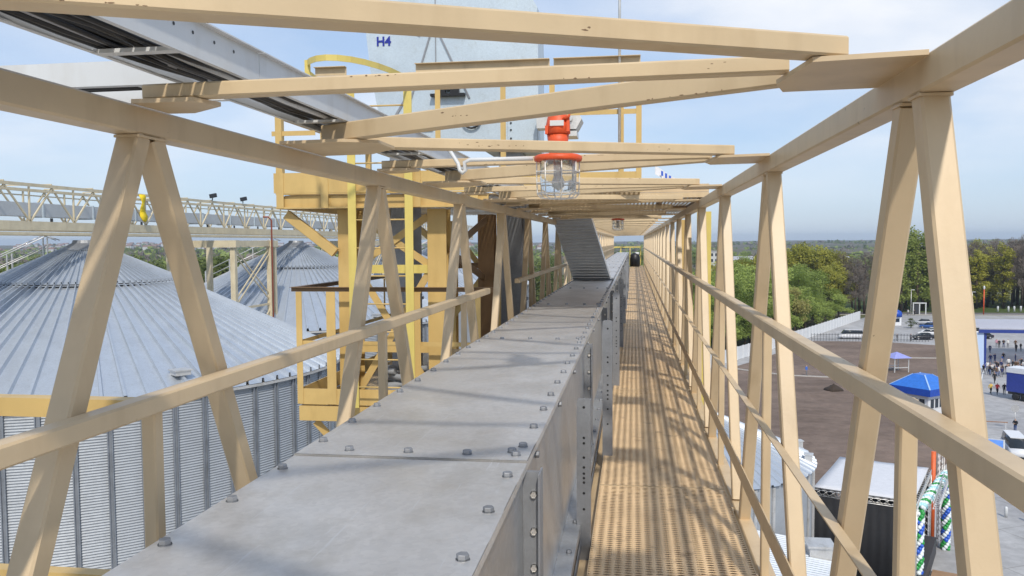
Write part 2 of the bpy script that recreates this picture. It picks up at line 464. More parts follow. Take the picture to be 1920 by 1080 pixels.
# ------------------------------------------------------------------ discharge spout landing on the conveyor
sp = thing('discharge_spout', 'slanting galvanised sheet spout dropping from the grating onto the conveyor lid', 'chute', (-.84, 16.4, -.745))
def ring(x0, x1, y0, y1, z): return [(x0, y0, z), (x1, y0, z), (x1, y1, z), (x0, y1, z)]
b = MB(); r0 = ring(-1.19, -.46, 16.4, 17.0, -.73); r1 = ring(-1.47, -.78, 14.75, 15.35, .52)
b._add(r0 + r1, [(0, 1, 5, 4), (1, 2, 6, 5), (2, 3, 7, 6), (3, 0, 4, 7), (4, 5, 6, 7)])
for k_ in range(22):  # cross bars added to imitate stripes of sunlight falling through the grating
    u = (k_ + .5) / 22; q0 = Vector(r0[0]).lerp(Vector(r1[0]), u); q1 = Vector(r0[1]).lerp(Vector(r1[1]), u); b.beam(q0 + Vector((.01, -.004, 0)), q1 + Vector((-.01, -.004, 0)), .014, .02)
b.build('duct', GALVS, sp)
b = MB(); b.box(-1.23, -.42, 16.33, 17.05, -.742, -.73); b.build('base_flange', GALVD, sp)

# ------------------------------------------------------------------ cable trays
tray = thing('cable_tray', 'white ladder tray full of black cables lying on the roof bars', 'cable tray', (-1.24, 2, .50))
TY = 10.2
zb = .481
b = MB(); b.box(-1.122, -1.118, -2.6, 2.40, zb, zb + .095).box(-1.118, -1.10, -2.6, 2.40, zb + .091, zb + .095).box(-1.134, -1.122, -2.6, 2.40, zb, zb + .004)
b.mat(1)
for yy in (1.93, 2.02, 2.13, 2.24): b.lathe((-1.1175, yy, zb + .06), [(.005, 0), (.005, .0006)], 8, False, 'x')
b.build('side_rail', [WHITEP, BLACK], tray)
MB().box(-1.122, -1.118, 2.404, TY, zb, zb + .095).box(-1.118, -1.10, 2.404, TY, zb + .091, zb + .095).box(-1.134, -1.122, 2.404, TY, zb, zb + .004).build('side_rail', WHITEP, tray)
MB().box(-1.352, -1.348, -2.6, TY, zb, zb + .095).box(-1.348, -1.336, -2.6, TY, zb, zb + .004).build('side_rail', WHITEP, tray)
y = -2.4
while y < TY:
    MB().box(-1.347, -1.123, y, y + .035, zb - .002, zb + .008).build('rung', WHITEP, tray); y += .62
for i in range(15):
    x = -1.336 + i * .0142; r = random.choice((.0085, .011, .0075))
    pts = []; ph = random.uniform(0, 6)
    yy = -2.4
    while yy < TY:
        pts.append((x + .012 * math.sin(yy * 2.1 + ph) + random.uniform(-.004, .004), yy, zb + .014 + r + random.uniform(0, .010) + .006 * math.sin(yy * 3 + ph * 2))); yy += .2
    MB().tube(pts, r, 6).build('cable', BLACK if i % 6 != 2 else (GREYC if i != 8 else WHITEP), tray)
# side branch
br = thing('cable_tray', 'white ladder tray branching outward over the chord towards the silos', 'cable tray', (-3, 2.55, .5))
for y in (2.40, 2.70): MB().box(-6.5, -1.36, y - .002, y + .002, zb + .01, zb + .085).box(-6.5, -1.36, y + .002, y + .026, zb + .01, zb + .014).build('side_rail', WHITEP, br)
for n_ in range(10): MB().box(-1.55 - n_ * .5, -1.515 - n_ * .5, 2.4275, 2.6975, zb + .016, zb + .03).build('rung', WHITEP, br)
MB().tube([(-6.4 + .3 * k, 2.62 + .01 * math.sin(k), zb + .045) for k in range(17)], .009, 6).build('cable', BLACK, br)
MB().tube([(-6.4 + .3 * k, 2.58 + .01 * math.sin(k * 1.3), zb + .043) for k in range(17)], .008, 6).build('cable', BLACK, br)

# ------------------------------------------------------------------ caged lamps
GLASS, nt, bb, oo = newmat('lamp_glass')
bb.inputs['Base Color'].default_value = (.93, .95, .95, 1); bb.inputs['Roughness'].default_value = .12
bb.inputs['Transmission Weight'].default_value = .85; bb.inputs['IOR'].default_value = 1.06
CAGE = plain('cage_wire', (.85, .83, .79), .4, .2)
PLATE = plain('white_plate', (.7, .7, .68), .5)
def lamp(label, x, y, z):
    t = thing('caged_lamp', label, 'lamp', (x, y, z), group='caged lamps under the roof bars')
    b = MB(); b.lathe((0, 0, 0), [(.117, 0), (.120, .006), (.120, .022), (.104, .030)], 28)
    b.lathe((0, 0, .0305), [(.045, 0), (.05, .06), (.055, .10)], 20)
    b.build('flange', ORANGE, t, local=True)
    b = MB(); b.lathe((0, 0, .1305), [(.05, 0), (.062, .004), (.060, .05), (.052, .085), (.034, .11), (.018, .116)], 20)
    b.box(.045, .06, -.045, -.02, .1305 + .01, .1305 + .085); b.box(-.06, -.045, -.045, -.02, .1305 + .0, .1305 + .04)
    b.tube([(.03, -.05, .20), (.058, -.052, .212), (.062, -.05, .24)], .008, 6)
    h = b.build('housing', ORANGE, t, local=True)
    MB().box(-.034, .034, -.066, -.062, .1305 + .036, .1305 + .062).build('plate', PLATE, h, local=True)
    MB().lathe((0, 0, -.001), [(.090, 0), (.091, -.08), (.086, -.14), (.070, -.160), (.03, -.168), (.0, -.169)], 24).build('glass', GLASS, t, local=True)
    MB().lathe((0, 0, -.07), [(.0, -.075), (.028, -.055), (.03, -.03), (.017, .0), (.016, .06)], 14).build('bulb', PLATE, t, local=True)
    b = MB()
    for zz, r in ((-.055, .107), (-.11, .106), (-.16, .104)): b.tube([(r * math.cos(a * math.pi / 12), r * math.sin(a * math.pi / 12), zz) for a in range(24)], .0031, 5, True)
    b.tube([(.05 * math.cos(a * math.pi / 8), .05 * math.sin(a * math.pi / 8), -.186) for a in range(16)], .0031, 5, True)
    for a in range(8):
        c, s_ = math.cos(a * math.pi / 4 + .25), math.sin(a * math.pi / 4 + .25)
        b.tube([(.107 * c, .107 * s_, -.001), (.107 * c, .107 * s_, -.10), (.104 * c, .104 * s_, -.165), (.088 * c, .088 * s_, -.182), (.05 * c, .05 * s_, -.187), (0, 0, -.190)], .0031, 5)
    b.build('cage', CAGE, t, local=True)
    return t
L1 = lamp('orange caged lamp nearest the walker, hanging before the elevator tower', -.375, 4.16, .402)
lamp('orange caged lamp farther along, hanging beyond the grating platform', -.29, 15.3, .39)
MB().tube([(-1.13, 4.22, .50), (-1.0, 4.20, .50), (-.93, 4.18, .47), (-.885, 4.17, .40), (-.875, 4.16, .365), (-.86, 4.16, .352), (-.845, 4.16, .365), (-.85, 4.16, .405), (-.82, 4.16, .418), (-.50, 4.16, .418)], .0105, 8).build('conduit', WHITEP, None)
tag(bpy.data.objects['conduit'], 'white conduit curling from the cable tray to the near caged lamp', 'conduit')
# ------------------------------------------------------------------ elevator tower beside the gallery
tw = thing('elevator_tower', 'ochre steel tower with two railed platforms and a caged ladder beside the gallery', 'tower', (-2.6, 10.5, -22))
def ibeam(b, x0, x1, y0, y1, z0, z1):
    t = .014
    b.box(x0, x1, y0, y0 + t, z0, z1).box(x0, x1, y1 - t, y1, z0, z1)
    xm = (x0 + x1) / 2
    return b.box(xm - .006, xm + .006, y0 + t + .001, y1 - t - .001, z0, z1)
for (x0, x1, y0, m) in ((-3.16, -2.95, 8.62, YEL), (-2.17, -1.965, 8.62, YEL), (-1.99, -1.78, 10.55, BRN), (-3.16, -2.95, 13.6, YEL), (-2.0, -1.8, 13.6, BRN), (.775, .93, 10.4, YELB), (.775, .93, 14.2, YEL)):
    ibeam(MB(), x0, x1, y0, y0 + .22, -22, .36).build('column', m, tw)
MB().box(-1.70, -1.66, 10.3, 10.36, -1.7, .36).build('column', YEL, tw)
def brace(p, q, w=.075, m=YEL, name='brace'): MB().beam(p, q, .012, w, ch=0).build(name, m, tw)
# bracing between the columns
for z0, z1 in ((-1.62, -.28), (-.28, .33)):
    brace((-2.94, 8.68, z0 + .05), (-2.18, 8.68, z1 - .05)); brace((-2.94, 8.70, z1 - .05), (-2.18, 8.70, z0 + .05))
for k in range(6):
    z0 = -1.9 - k * 3.2
    for yb in (8.70, 13.7): brace((-2.95, yb, z0), (-2.17, yb, z0 - 3.1), .08); brace((-2.17, yb + .02, z0), (-2.95, yb + .02, z0 - 3.1), .08)
    brace((-3.05, 8.84, z0), (-3.05, 13.6, z0 - 3.1), .09); brace((-1.9, 8.84, z0 - 3.1), (-1.9, 13.6, z0), .09)
MB().box(-2.948, -2.172, 8.66, 8.72, -.325, -.235).build('brace', YELB, tw)
MB().box(-2.948, -2.172, 8.66, 8.72, -1.18, -1.11).build('brace', YEL, tw)
brace((-1.96, 8.75, -.1), (-1.86, 10.5, .3), .09, BRN); brace((-1.96, 8.75, -.1), (-1.90, 10.5, -.45), .09, BRN)
brace((-2.96, 13.55, -1.2), (-1.9, 13.55, .2), .09, YEL); brace((-2.96, 13.5, .2), (-1.9, 13.5, -1.2), .09, YEL)
MB().box(-2.94, -1.81, 13.3, 13.38, -.42, -.33).build('brace', BRN, tw)
# cantilever brackets under the upper platform
MB().beam((-3.68, 8.5, .31), (-3.165, 8.55, -.10), .09, .10, ch=.004).build('bracket', YEL, tw)
MB().beam((-3.68, 13.7, .31), (-3.165, 13.7, -.10), .09, .10, ch=.004).build('bracket', YEL, tw)
# lower platform, level with the walkway
lp = YEL
MB().box(-3.54, -1.50, 8.48, 13.2, -1.735, -1.728).build('lower_platform', GRATM, tw)
b = MB(); b.box(-3.56, -1.5, 8.452, 8.462, -1.726, -1.555); b.box(-3.56, -3.55, 8.463, 13.2, -1.726, -1.555)
b.build('toe_board', YEL, tw)
b = MB(); b.box(-3.56, -1.5, 8.44, 8.52, -1.90, -1.742); b.box(-3.56, -3.50, 8.53, 13.2, -1.90, -1.742); b.box(-2.6, -2.5, 8.53, 13.2, -1.90, -1.742)
b.build('platform_beam', YEL, tw)
brace((-3.4, 8.5, -1.92), (-3.165, 8.7, -2.3), .08); brace((-1.6, 8.5, -1.92), (-1.95, 8.7, -2.3), .08)
b = MB(); b.box(-3.63, -1.44, 8.41, 8.46, -.468, -.462).box(-3.63, -1.44, 8.455, 8.461, -.512, -.4685).box(-3.63, -3.57, 8.47, 13.2, -.468, -.462).box(-3.60, -3.595, 8.47, 13.2, -.512, -.4685)
b.build('handrail', BRN, tw, label='brown topped lower handrail')
for x in (-3.545, -3.19, -2.26, -1.62): MB().beam((x, 8.448, -1.72), (x, 8.448, -.513), .066 if x < -3.4 else .10, .006, up=(0, 1, 0)).build('handrail_post', YEL, tw)
for y in (10., 11.6, 13.1): MB().beam((-3.565, y, -1.72), (-3.565, y, -.513), .006, .06, up=(0, 1, 0)).build('handrail_post', YEL, tw)
MB().box(-3.56, -1.5, 8.463, 8.469, -1.085, -1.04).box(-3.565, -3.559, 8.5, 13.2, -1.085, -1.04).build('knee_rail', YEL, tw)
# upper platform
MB().box(-3.70, -1.47, 8.50, 15.2, .505, .512).build('upper_platform', GRATM, tw)
MB().box(-1.465, .80, 9.32, 15.2, .505, .512).build('upper_platform', GRATM, tw)
b = MB(); b.box(-3.76, -1.47, 8.36, 8.37, .53, .74); b.box(-3.76, -3.75, 8.372, 15.2, .53, .74); b.build('toe_board', YEL, tw)
b = MB()
b.box(-3.74, -1.47, 8.40, 8.412, .385, .50).box(-3.74, -1.47, 8.36, 8.46, .515, .527).box(-3.74, -1.47, 8.36, 8.46, .366, .383)
b.box(-3.74, -3.66, 8.47, 15.2, .366, .50)
b.build('platform_beam', YEL, tw)
for x in (-3.68, -3.19, -2.2, -1.6): MB().box(x - .05, x + .03, 8.352, 8.359, .37, .745).build('beam_stiffener', YEL, tw)
MB().box(-1.46, .80, 9.22, 9.30, .475, .53).build('platform_beam', TAN2, tw)
MB().box(-1.46, .80, 9.24, 9.29, .535, .62).build('toe_board', TAN, tw)
MB().box(-1.46, .93, 12.2, 12.28, .475, .502).build('platform_beam', BRN, tw)
MB().box(-1.46, .93, 15.2, 15.28, .475, .502).build('platform_beam', BRN, tw)
for x in (-.5, .3, .74): MB().box(x, x + .05, 9.32, 12.19, .478, .503).build('platform_beam', BRN, tw)
def rail(x0, x1, y, z, m=TAN2):
    b = MB(); b.box(x0, x1, y - .06, y, z - .006, z).box(x0, x1, y - .006, y, z - .085, z - .0065); return b.build('handrail', m, tw)
rail(-3.30, -2.96, 8.42, 1.83); rail(-2.22, -.84, 8.42, 1.83); rail(-.80, .06, 8.42, 1.83)
for x in (-3.24, -2.0, -1.32, -.82, -.13, .045): MB().beam((x, 8.44, .5), (x, 8.44, 1.74), .055, .006, up=(0, 1, 0)).build('handrail_post', YEL, tw)
MB().box(-1.35, .055, 8.444, 8.45, 1.27, 1.32).build('knee_rail', YEL, tw)
MB().box(-1.46, .06, 8.445, 8.451, .56, .70).build('toe_board', YEL, tw)
MB().box(-1.465, .06, 8.40, 9.22, .492, .504).build('upper_platform', GRATM, tw)
for x, y in ((-3.70, 8.40), (-3.74, 11.5), (-3.74, 15.)): MB().beam((x, y, .74), (x, y, 1.32), .07, .07, up=(0, 1, 0)).build('handrail_post', YEL, tw)
MB().box(-3.78, -3.30, 8.38, 8.386, 1.13, 1.18).box(-3.76, -3.70, 8.42, 15.1, 1.325, 1.335).box(-3.755, -3.748, 8.42, 15.1, 1.0, 1.05).build('handrail', YEL, tw)
# caged ladder
lad = tw
for x in (-2.885, -2.28): MB().beam((x, 8.30, -1.72), (x, 8.30, 1.62), .085, .012, up=(0, 1, 0)).build('ladder_rail', YELB, tw)
for k in range(12): MB().tube([(-2.842, 8.30, -1.5 + k * .29), (-2.323, 8.30, -1.5 + k * .29)], .009, 6).build('rung', YEL, tw)
def hoop(z):
    pts = []
    for k in range(15):
        a = math.pi * k / 14
        pts.append((-2.71 - .45 * math.cos(a), 8.28 - 1.12 * math.sin(a), z))
    b = MB()
    for p, q in zip(pts, pts[1:]): b.beam(p, q, .006, .055)
    b.build('ladder_hoop', YELB, tw)
hoop(1.645)
for a in (.32,):
    t = math.pi * a; MB().beam((-2.71 - .45 * math.cos(t), 8.287 - 1.12 * math.sin(t), 1.3), (-2.71 - .45 * math.cos(t), 8.287 - 1.12 * math.sin(t), 1.672), .055, .006, up=(0, 1, 0)).build('cage_strip', YELB, tw)
MB().beam((-3.155, 8.2, 1.3), (-3.155, 8.2, 1.66), .03, .006, up=(0, 1, 0)).build('cage_strip', YELB, tw)
MB().beam((-3.15, 8.24, 1.62), (-2.88, 8.3, 1.50), .03, .03).build('cage_strip', YELB, tw)

# bucket elevator inside the tower
be = thing('bucket_elevator', 'galvanised bucket elevator marked H4, its head rising over the upper platform', 'elevator', (-2.4, 11.2, -22))
for x in (-3.28, -1.78): 
    b = MB(); b.box(x, x + .30, 11.0, 11.5, -22, 1.35)
    for k in range(9): b.box(x - .02, x + .32, 10.985, 11.515, -20 + k * 2.4, -19.96 + k * 2.4)
    b.build('elevator_leg', GALVD, be)
hd = MB()
out = [(-3.32, 1.36), (-3.40, 1.75), (-3.50, 2.3), (-3.56, 2.86), (-3.50, 3.3), (-3.2, 3.62), (-2.6, 3.75), (-1.9, 3.7), (-1.5, 3.45), (-1.25, 3.05), (-1.24, 2.55), (-1.24, 1.20), (-1.95, 1.20), (-1.95, 1.36)]
hd.prism([(x, 10.9, z) for x, z in out], (0, .72, 0))
head = hd.build('head_casing', GALVB, be)
b = MB()
b.beam((-3.40, 10.89, 1.50), (-2.65, 10.89, 1.50), .02, .03).beam((-2.98, 10.89, 1.80), (-2.62, 10.89, 2.9), .012, .022).beam((-2.62, 10.89, 2.9), (-2.15, 10.89, 1.9), .012, .022)
b.beam((-2.60, 10.892, 1.3), (-2.60, 10.892, 3.3), .012, .014).beam((-3.28, 10.89, 1.5), (-3.0, 10.89, 1.95), .012, .03).beam((-2.95, 10.89, 2.84), (-2.8, 10.89, 2.75), .012, .05)
b.build('casing_rib', GALVD, head)
b = MB(); b.box(-1.64, -1.25, 10.885, 10.897, 1.30, 1.72)
b.mat(1)
for zz in (1.36, 1.47, 1.56, 1.66): hexbolt(b, -1.60, 10.885, zz, .012, -.01, 'y')
b.build('inspection_door', [GALVB, DARK], head)
b = MB(); b.box(-2.56, -2.46, 10.82, 10.88, 1.96, 2.16).box(-2.40, -2.28, 10.82, 10.88, 1.96, 2.16).box(-2.66, -2.20, 10.80, 10.885, 1.925, 1.959).box(-2.45, -2.41, 10.84, 10.88, 2.0, 2.12); b.build('gear_motor', BLACK, be)
b = MB(); b.tube([(-2.12 + .125 * math.cos(q * math.pi / 10), 10.86, 1.63 + .125 * math.sin(q * math.pi / 10)) for q in range(20)], .014, 6, True)
for a in range(6):
    t = a * math.pi / 3; b.beam((-2.12, 10.865, 1.63), (-2.12 + .115 * math.cos(t), 10.865, 1.63 + .115 * math.sin(t)), .012, .012)
b.build('pulley', BLACK, be)
b = MB(); b.lathe((-.80, 10.6, 1.55), [(.145, 0), (.145, .40)], 6, False, 'y'); b.box(-.95, -.72, 10.62, 10.98, 1.34, 1.405); b.lathe((-.80, 10.59, 1.55), [(.03, 0), (.03, -.03)], 10, False, 'y')
b.box(-1.235, -.96, 10.65, 10.9, 1.45, 1.65)
b.build('motor', GALV, be)
def text_obj(name, s, size, mat, parent, loc, rot=(R(90), 0, 0), bold=.012, ext=.002):
    c = bpy.data.curves.new(name, 'FONT'); c.body = s; c.size = size; c.extrude = ext; c.offset = bold * size; c.align_x = 'CENTER'; c.align_y = 'CENTER'
    t = bpy.data.objects.new(name + '_curve', c); col.objects.link(t)
    dg = bpy.context.evaluated_depsgraph_get(); me = bpy.data.meshes.new_from_object(t.evaluated_get(dg))
    bpy.data.objects.remove(t); me.materials.clear(); me.materials.append(mat)
    o = bpy.data.objects.new(name, me); col.objects.link(o)
    if parent: o.parent = parent; w = wloc(parent); o.location = (loc[0] - w[0], loc[1] - w[1], loc[2] - w[2])
    o.rotation_euler = rot
    return o
NAVY = plain('navy_lettering', (.015, .03, .30), .5, bmp=0)
text_obj('marking', 'H4', .165, NAVY, head, (-3.31, 10.893, 2.68), bold=.03)
MB().tube([(-.145, 8.40, .76), (-.145, 8.40, 4.2)], .014, 8).build('lightning_rod', GALV)
tag(bpy.data.objects['lightning_rod'], 'tall thin grey rod clamped to the upper platform handrail', 'rod')
# coil of hose left on the lower platform
hc = thing('hose_coil', 'coil of grey hose heaped on the ochre lower platform floor', 'hose', (-2.45, 9.0, -1.727))
pts = []
for k in range(150):
    a = k * .24; r = .25 + .07 * math.sin(k * .31); pts.append((r * 1.15 * math.cos(a), r * .9 * math.sin(a), .035 + .012 * math.sin(k * .9) + k * .0019))
MB().tube(pts, .036, 8).build('hose', plain('grey_hose', (.30, .31, .32), .6), hc, local=True)
# pale banner tied near the platform edge
FL = plain('white_cloth', (.80, .80, .82), .8)
BLUEC = plain('blue_cloth', (.04, .12, .55), .7)
b = MB()
g = []
for i in range(13):
    u = i / 12
    for w in (0, 1): g.append((lerp(.30, 1.0, u) , 12.3 + .03 * math.sin(u * 9), lerp(1.09, .66, u) - w * .12 + .01 * math.sin(u * 14)))
b._add(g, [(2 * i, 2 * i + 1, 2 * i + 3, 2 * i + 2) for i in range(12)])
for i in range(2, 11, 2): b.mi[i] = 0
bn = b.build('banner', [FL, BLUEC]); tag(bn, 'white banner stretched slanting across the upper platform edge', 'banner')
bn.modifiers.new('thick', 'SOLIDIFY').thickness = .004
b = MB()
for u in (.12, .2, .28, .75, .83):
    x = lerp(.30, 1.0, u); z = lerp(1.09, .66, u); b.prism([(x, 12.26, z - .02), (x + .03, 12.26, z - .03), (x + .03, 12.26, z - .10), (x, 12.26, z - .09)], (0, .004, 0))
b.build('printed_mark', BLUEC, bn)

# side platform railing nearer the camera
srl = thing('side_railing', 'yellow railing of a side platform reaching out from the gallery towards the nearest silo', 'railing', (-2.5, 2.53, -1.7))
MB().box(-7.5, -1.655, 2.5, 2.56, -.575, -.512).build('top_rail', YEL, srl)
MB().box(-7.5, -1.655, 2.5, 2.55, -1.16, -1.105).build('knee_rail', YEL, srl)
MB().box(-3.2, -3.15, 2.5, 2.55, -1.70, -.577).build('post', YEL, srl)

# ------------------------------------------------------------------ far end of the gallery
t = thing('end_railing', 'bright yellow railing closing the far end of the walkway', 'railing', (0, 58.3, -1.65))
for x in (-1.6, -.9, -.27, .45): MB().box(x - .03, x + .03, 58.1, 58.14, -1.65, -.42).build('post', YELB, t)
MB().box(-2.2, .5, 58.08, 58.16, -.42, -.34).box(-2.2, .5, 58.1, 58.14, -1.0, -.95).build('rail', YELB, t)
t = thing('drive_drum', 'black rounded drum with a white cap standing at the far end of the walkway', 'drum', (.06, 55.6, -1.65))
MB().lathe((0, 0, 0), [(.30, 0), (.33, .05), (.33, .55), (.27, .80), (.12, .90)], 20).build('body', BLACK, t, local=True)
MB().lathe((.14, 0, .80), [(.16, 0), (.16, .10), (.10, .15)], 14).build('cap', WHITEP, t, local=True)

# ------------------------------------------------------------------ silos
SR, SEA, SAP = 11.0, -5.23, .14
def silo_parts(t):
    # local frame, z=0 at ground, eave at E+SEA, apex at E+SAP
    ze, za = E + SEA, E + SAP
    nr = 96; b = MB(); rj = 3.87
    def cone(r0, z0, r1, z1, dz):
        vs = []; fs = []
        for k in range(nr):
            for da, up in ((0, 0), (.80, 0), (.82, 1), (.95, 1)):
                a = 2 * math.pi * (k + da) / nr
                for r, z in ((r0, z0), (r1, z1)):
                    h = (.17 if r > 3 else .08) * up
                    vs.append((r * math.cos(a), r * math.sin(a), z + h + dz))
        n = nr * 4
        for k in range(n): fs.append((2 * k, 2 * ((k + 1) % n), 2 * ((k + 1) % n) + 1, 2 * k + 1))
        b._add(vs, fs)
    sl = (za - ze) / (SR + .15)
    cone(SR + .15, ze - .02, rj - .12, za - sl * (rj - .12), 0)
    cone(rj + .08, za - sl * (rj + .08) , .95, za - sl * .95, .10)
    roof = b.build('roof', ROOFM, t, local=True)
    b = MB(); zc = za - sl * 1.0
    b.lathe((0, 0, zc), [(1.05, .02), (1.05, .14), (.55, .42), (.5, .55)], 24, False)
    b.build('apex_cap', GALVD, roof, local=True)
    b = MB(); zc = za - sl * rj
    b.lathe((0, 0, zc), [(rj + .02, -.06), (rj + .02, .13)], 96, False); b.build('roof_joint', DARK, roof, local=True)
    # corrugated wall
    b = MB(); n = 128; vs = []; fs = []
    ncor = 352; hz = ze - .15
    for i in range(ncor + 1):
        r = SR + (.018 if i % 2 else -.018); z = hz * i / ncor
        for k in range(n):
            a = 2 * math.pi * k / n; vs.append((r * math.cos(a), r * math.sin(a), z))
    for i in range(ncor):
        for k in range(n): fs.append((i * n + k, i * n + (k + 1) % n, (i + 1) * n + (k + 1) % n, (i + 1) * n + k))
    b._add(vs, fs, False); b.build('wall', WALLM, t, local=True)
    b = MB(); b.lathe((0, 0, ze - .16), [(SR + .02, 0), (SR + .16, .02), (SR + .16, .12), (SR + .02, .13)], 96, False); b.build('eave_ring', GALV, t, local=True)
    sb = MB(); sb.box(SR + .02, SR + .10, -.085, -.05, 0, hz - .02).box(SR + .02, SR + .10, .05, .085, 0, hz - .02).box(SR + .02, SR + .04, -.0495, .0495, 0, hz - .02)
    me = sb.mesh('stiffener', STIFM)
    for k in range(66):
        o = bpy.data.objects.new('stiffener', me); o.rotation_euler.z = 2 * math.pi * (k + .5) / 66; o.parent = t; col.objects.link(o)
    # roof stair with handrail up one flank
    b = MB(); a0 = R(206)
    def rp(r, dz, w): 
        x, y = r * math.cos(a0), r * math.sin(a0); tx, ty = -math.sin(a0), math.cos(a0)
        return (x + tx * w, y + ty * w, za - sl * r + dz)
    for w in (-.4, .4):
        b.beam(rp(10.8, .12, w), rp(1.2, .12, w), .04, .10)
        b.tube([rp(6.2, .95, w), rp(1.6, 1.05, w), rp(1.1, .6, w)], .025, 6)
        b.tube([rp(6.2, .5, w), rp(1.3, .55, w)], .02, 6)
        for r in (9.2, 7.8, 6.2, 4.6, 3.0, 1.6): b.beam(rp(r, .1, w), rp(r, .95 if r < 6.5 else .55, w), .05, .05)
    for k in range(32): b.beam(rp(10.6 - k * .29, .16, -.38), rp(10.6 - k * .29, .16, .38), .03, .03)
    b.build('roof_stair', GALV, t, local=True)
    b = MB(); a0 = R(-38); r = 10.2
    c = (r * math.cos(a0), r * math.sin(a0), za - sl * r)
    b.beam((c[0], c[1], c[2] + .08), (c[0], c[1], c[2] + .24), .55, .55, up=(math.cos(a0), math.sin(a0), 0)); b.beam((c[0], c[1], c[2] + .241), (c[0], c[1], c[2] + .28), .66, .66, up=(math.cos(a0), math.sin(a0), 0))
    b.build('roof_hatch', GALV, t, local=True)
SX = -24.2; SY = (34.0, 57.4, 80.8, 104.2)
s1 = thing('grain_silo', 'galvanised grain silo nearest the gallery, its ribbed cone roof filling the view', 'silo', (SX, SY[0], -22), group='row of grain silos')
silo_parts(s1)
for y, lab in zip(SY[1:], ('second grain silo in the row, seen past the beige support tower', 'third grain silo in the row, half hidden behind the ochre elevator tower', 'farthest grain silo of the row, glimpsed behind the elevator legs')):
    copy_tree(s1, loc=(SX, y, -22), label=lab)

# conveyor gallery running over the silo tops
BEI = paint('beige_far_paint', (.62, .53, .36), rust=.9)
sg = thing('silo_gallery', 'distant beige truss gallery carrying a grey conveyor over the silo tops', 'gallery', (-24.2, 60, 0.3))
gx = (-23.0, -25.3); gy0, gy1 = 14., 118.
for x in gx:
    MB().box(x - .05, x + .05, gy0, gy1, 2.26, 2.38).build('top_chord', BEI, sg)
    MB().box(x - .06, x + .06, gy0, gy1, .58, .92).build('bottom_chord', BEI, sg)
    MB().box(x - .09, x + .09, gy0, gy1, .40, .50).build('bottom_flange', BEI, sg)
    MB().box(x + (.07 if x > -24 else -.07) - .02, x + (.07 if x > -24 else -.07) + .02, gy0, gy1, 2.08, 2.13).build('handrail', BEI, sg)
nd = 0; y = gy0 + 1; restd = MB(); step = 1.28
while y < gy1 - 2:
    near = y < 60
    for x in gx:
        for s in (0, 1):
            p, q = ((x, y, 2.25), (x, y + step, .93)) if s == 0 else ((x, y + 2 * step, 2.25), (x, y + step + .05, .93))
            if x > -24 and near: MB().beam(p, q, .06, .06).build('diagonal', BEI, sg)
            else: restd.beam(p, q, .06, .06)
        restd.box(x - .03, x + .03, y - .03 + step, y + .03 + step, .93, 2.25)
    restd.box(gx[1], gx[0], y - .03, y + .03, 2.385, 2.43)
    y += 2 * step
restd.build('diagonal', BEI, sg, kind='stuff')
GALVF = galv('far_trough_sheet', (.55, .58, .61), .2, .5, 30, amt=.05)
tc = thing('conveyor', 'grey box conveyor carried inside the distant beige gallery', 'conveyor', (-24.3, 60, .9))
b = MB(); b.box(-24.75, -23.95, gy0, gy1, 1.16, 1.70); b.build('trough', GALVF, tc)
for k in range(32):
    MB().box(-24.80, -23.90, gy0 + 1 + k * 3.2, gy0 + 1.06 + k * 3.2, 1.12, 1.74).build('joint_flange', GALVB, tc)
    MB().box(-23.99, -23.94, gy0 + 1.5 + k * 3.2, gy0 + 1.62 + k * 3.2, .93, 1.11).build('support_foot', DARK, tc)
# beige support towers
def sup(y, lab):
    t = thing('support_tower', lab, 'tower', (-22.6, y, -22), group='support towers of the silo gallery')
    for x, yy in ((-21.9, y + 2.2), (-21.9, y + 2.75), (-22.0, y - 2.2), (-25.8, y + 2.2), (-25.8, y - 2.2)): MB().box(x - .14, x + .14, yy - .14, yy + .14, -22, -.2).build('column', BEI, t)
    MB().box(-26, -21.7, y - 2.5, y - 2.05, -.19, .20).build('cap_beam', BEI, t); MB().box(-26, -21.7, y + 2.05, y + 3., -.19, .20).build('cap_beam', BEI, t)
    MB().box(-22.1, -21.8, y - 2.04, y + 2.04, -.15, .18).build('cap_beam', BEI, t)
    b = MB()
    for z0 in (-.3, -4.0, -7.7, -11.4, -15.1):
        for o in (0, .35):
            b.beam((-21.95, y - 2.1, z0 - o), (-21.95, y + 2.1, z0 - 2.7 - o), .06, .07); b.beam((-21.90, y + 2.1, z0 - o), (-21.90, y - 2.1, z0 - 2.7 - o), .06, .07)
        b.beam((-21.95, y - 2.1, z0 - 3.35), (-21.95, y + 2.1, z0 - 3.35), .1, .12)
    b.build('bracing', BEI, t)
    return t
sup(45.7, 'beige braced steel tower standing between the first two silos')
sup(69.1, 'beige braced steel tower standing between the second and third silos')
MB().tube([(-21.6, 47.6, -9), (-21.6, 47.6, 1.4), (-21.7, 47.4, 1.6), (-21.95, 47.2, 1.6)], .05, 6).build('red_pipe', plain('red_pipe_paint', (.28, .07, .04), .5))
tag(bpy.data.objects['red_pipe'], 'rusty red pipe climbing the beige tower to the far gallery', 'pipe')
YF = plain('yellow_cloth', (.85, .62, .02), .7)
b = MB(); g = []
for i in range(11):
    u = i / 10
    w_ = .12 + .10 * math.sin(u * math.pi) + .03 * math.sin(u * 17)
    for s in (-1, 1): g.append((-22.86 + .08 * math.sin(u * 8 + s), 36.3 + s * w_ + .12 * u, 2.34 - 1.28 * u))
b._add(g, [(2 * i, 2 * i + 1, 2 * i + 3, 2 * i + 2) for i in range(10)], True)
fo = b.build('yellow_flag', YF); fo.modifiers.new('thick', 'SOLIDIFY').thickness = .02
tag(fo, 'bright yellow flag hanging limp from the distant beige gallery', 'flag')
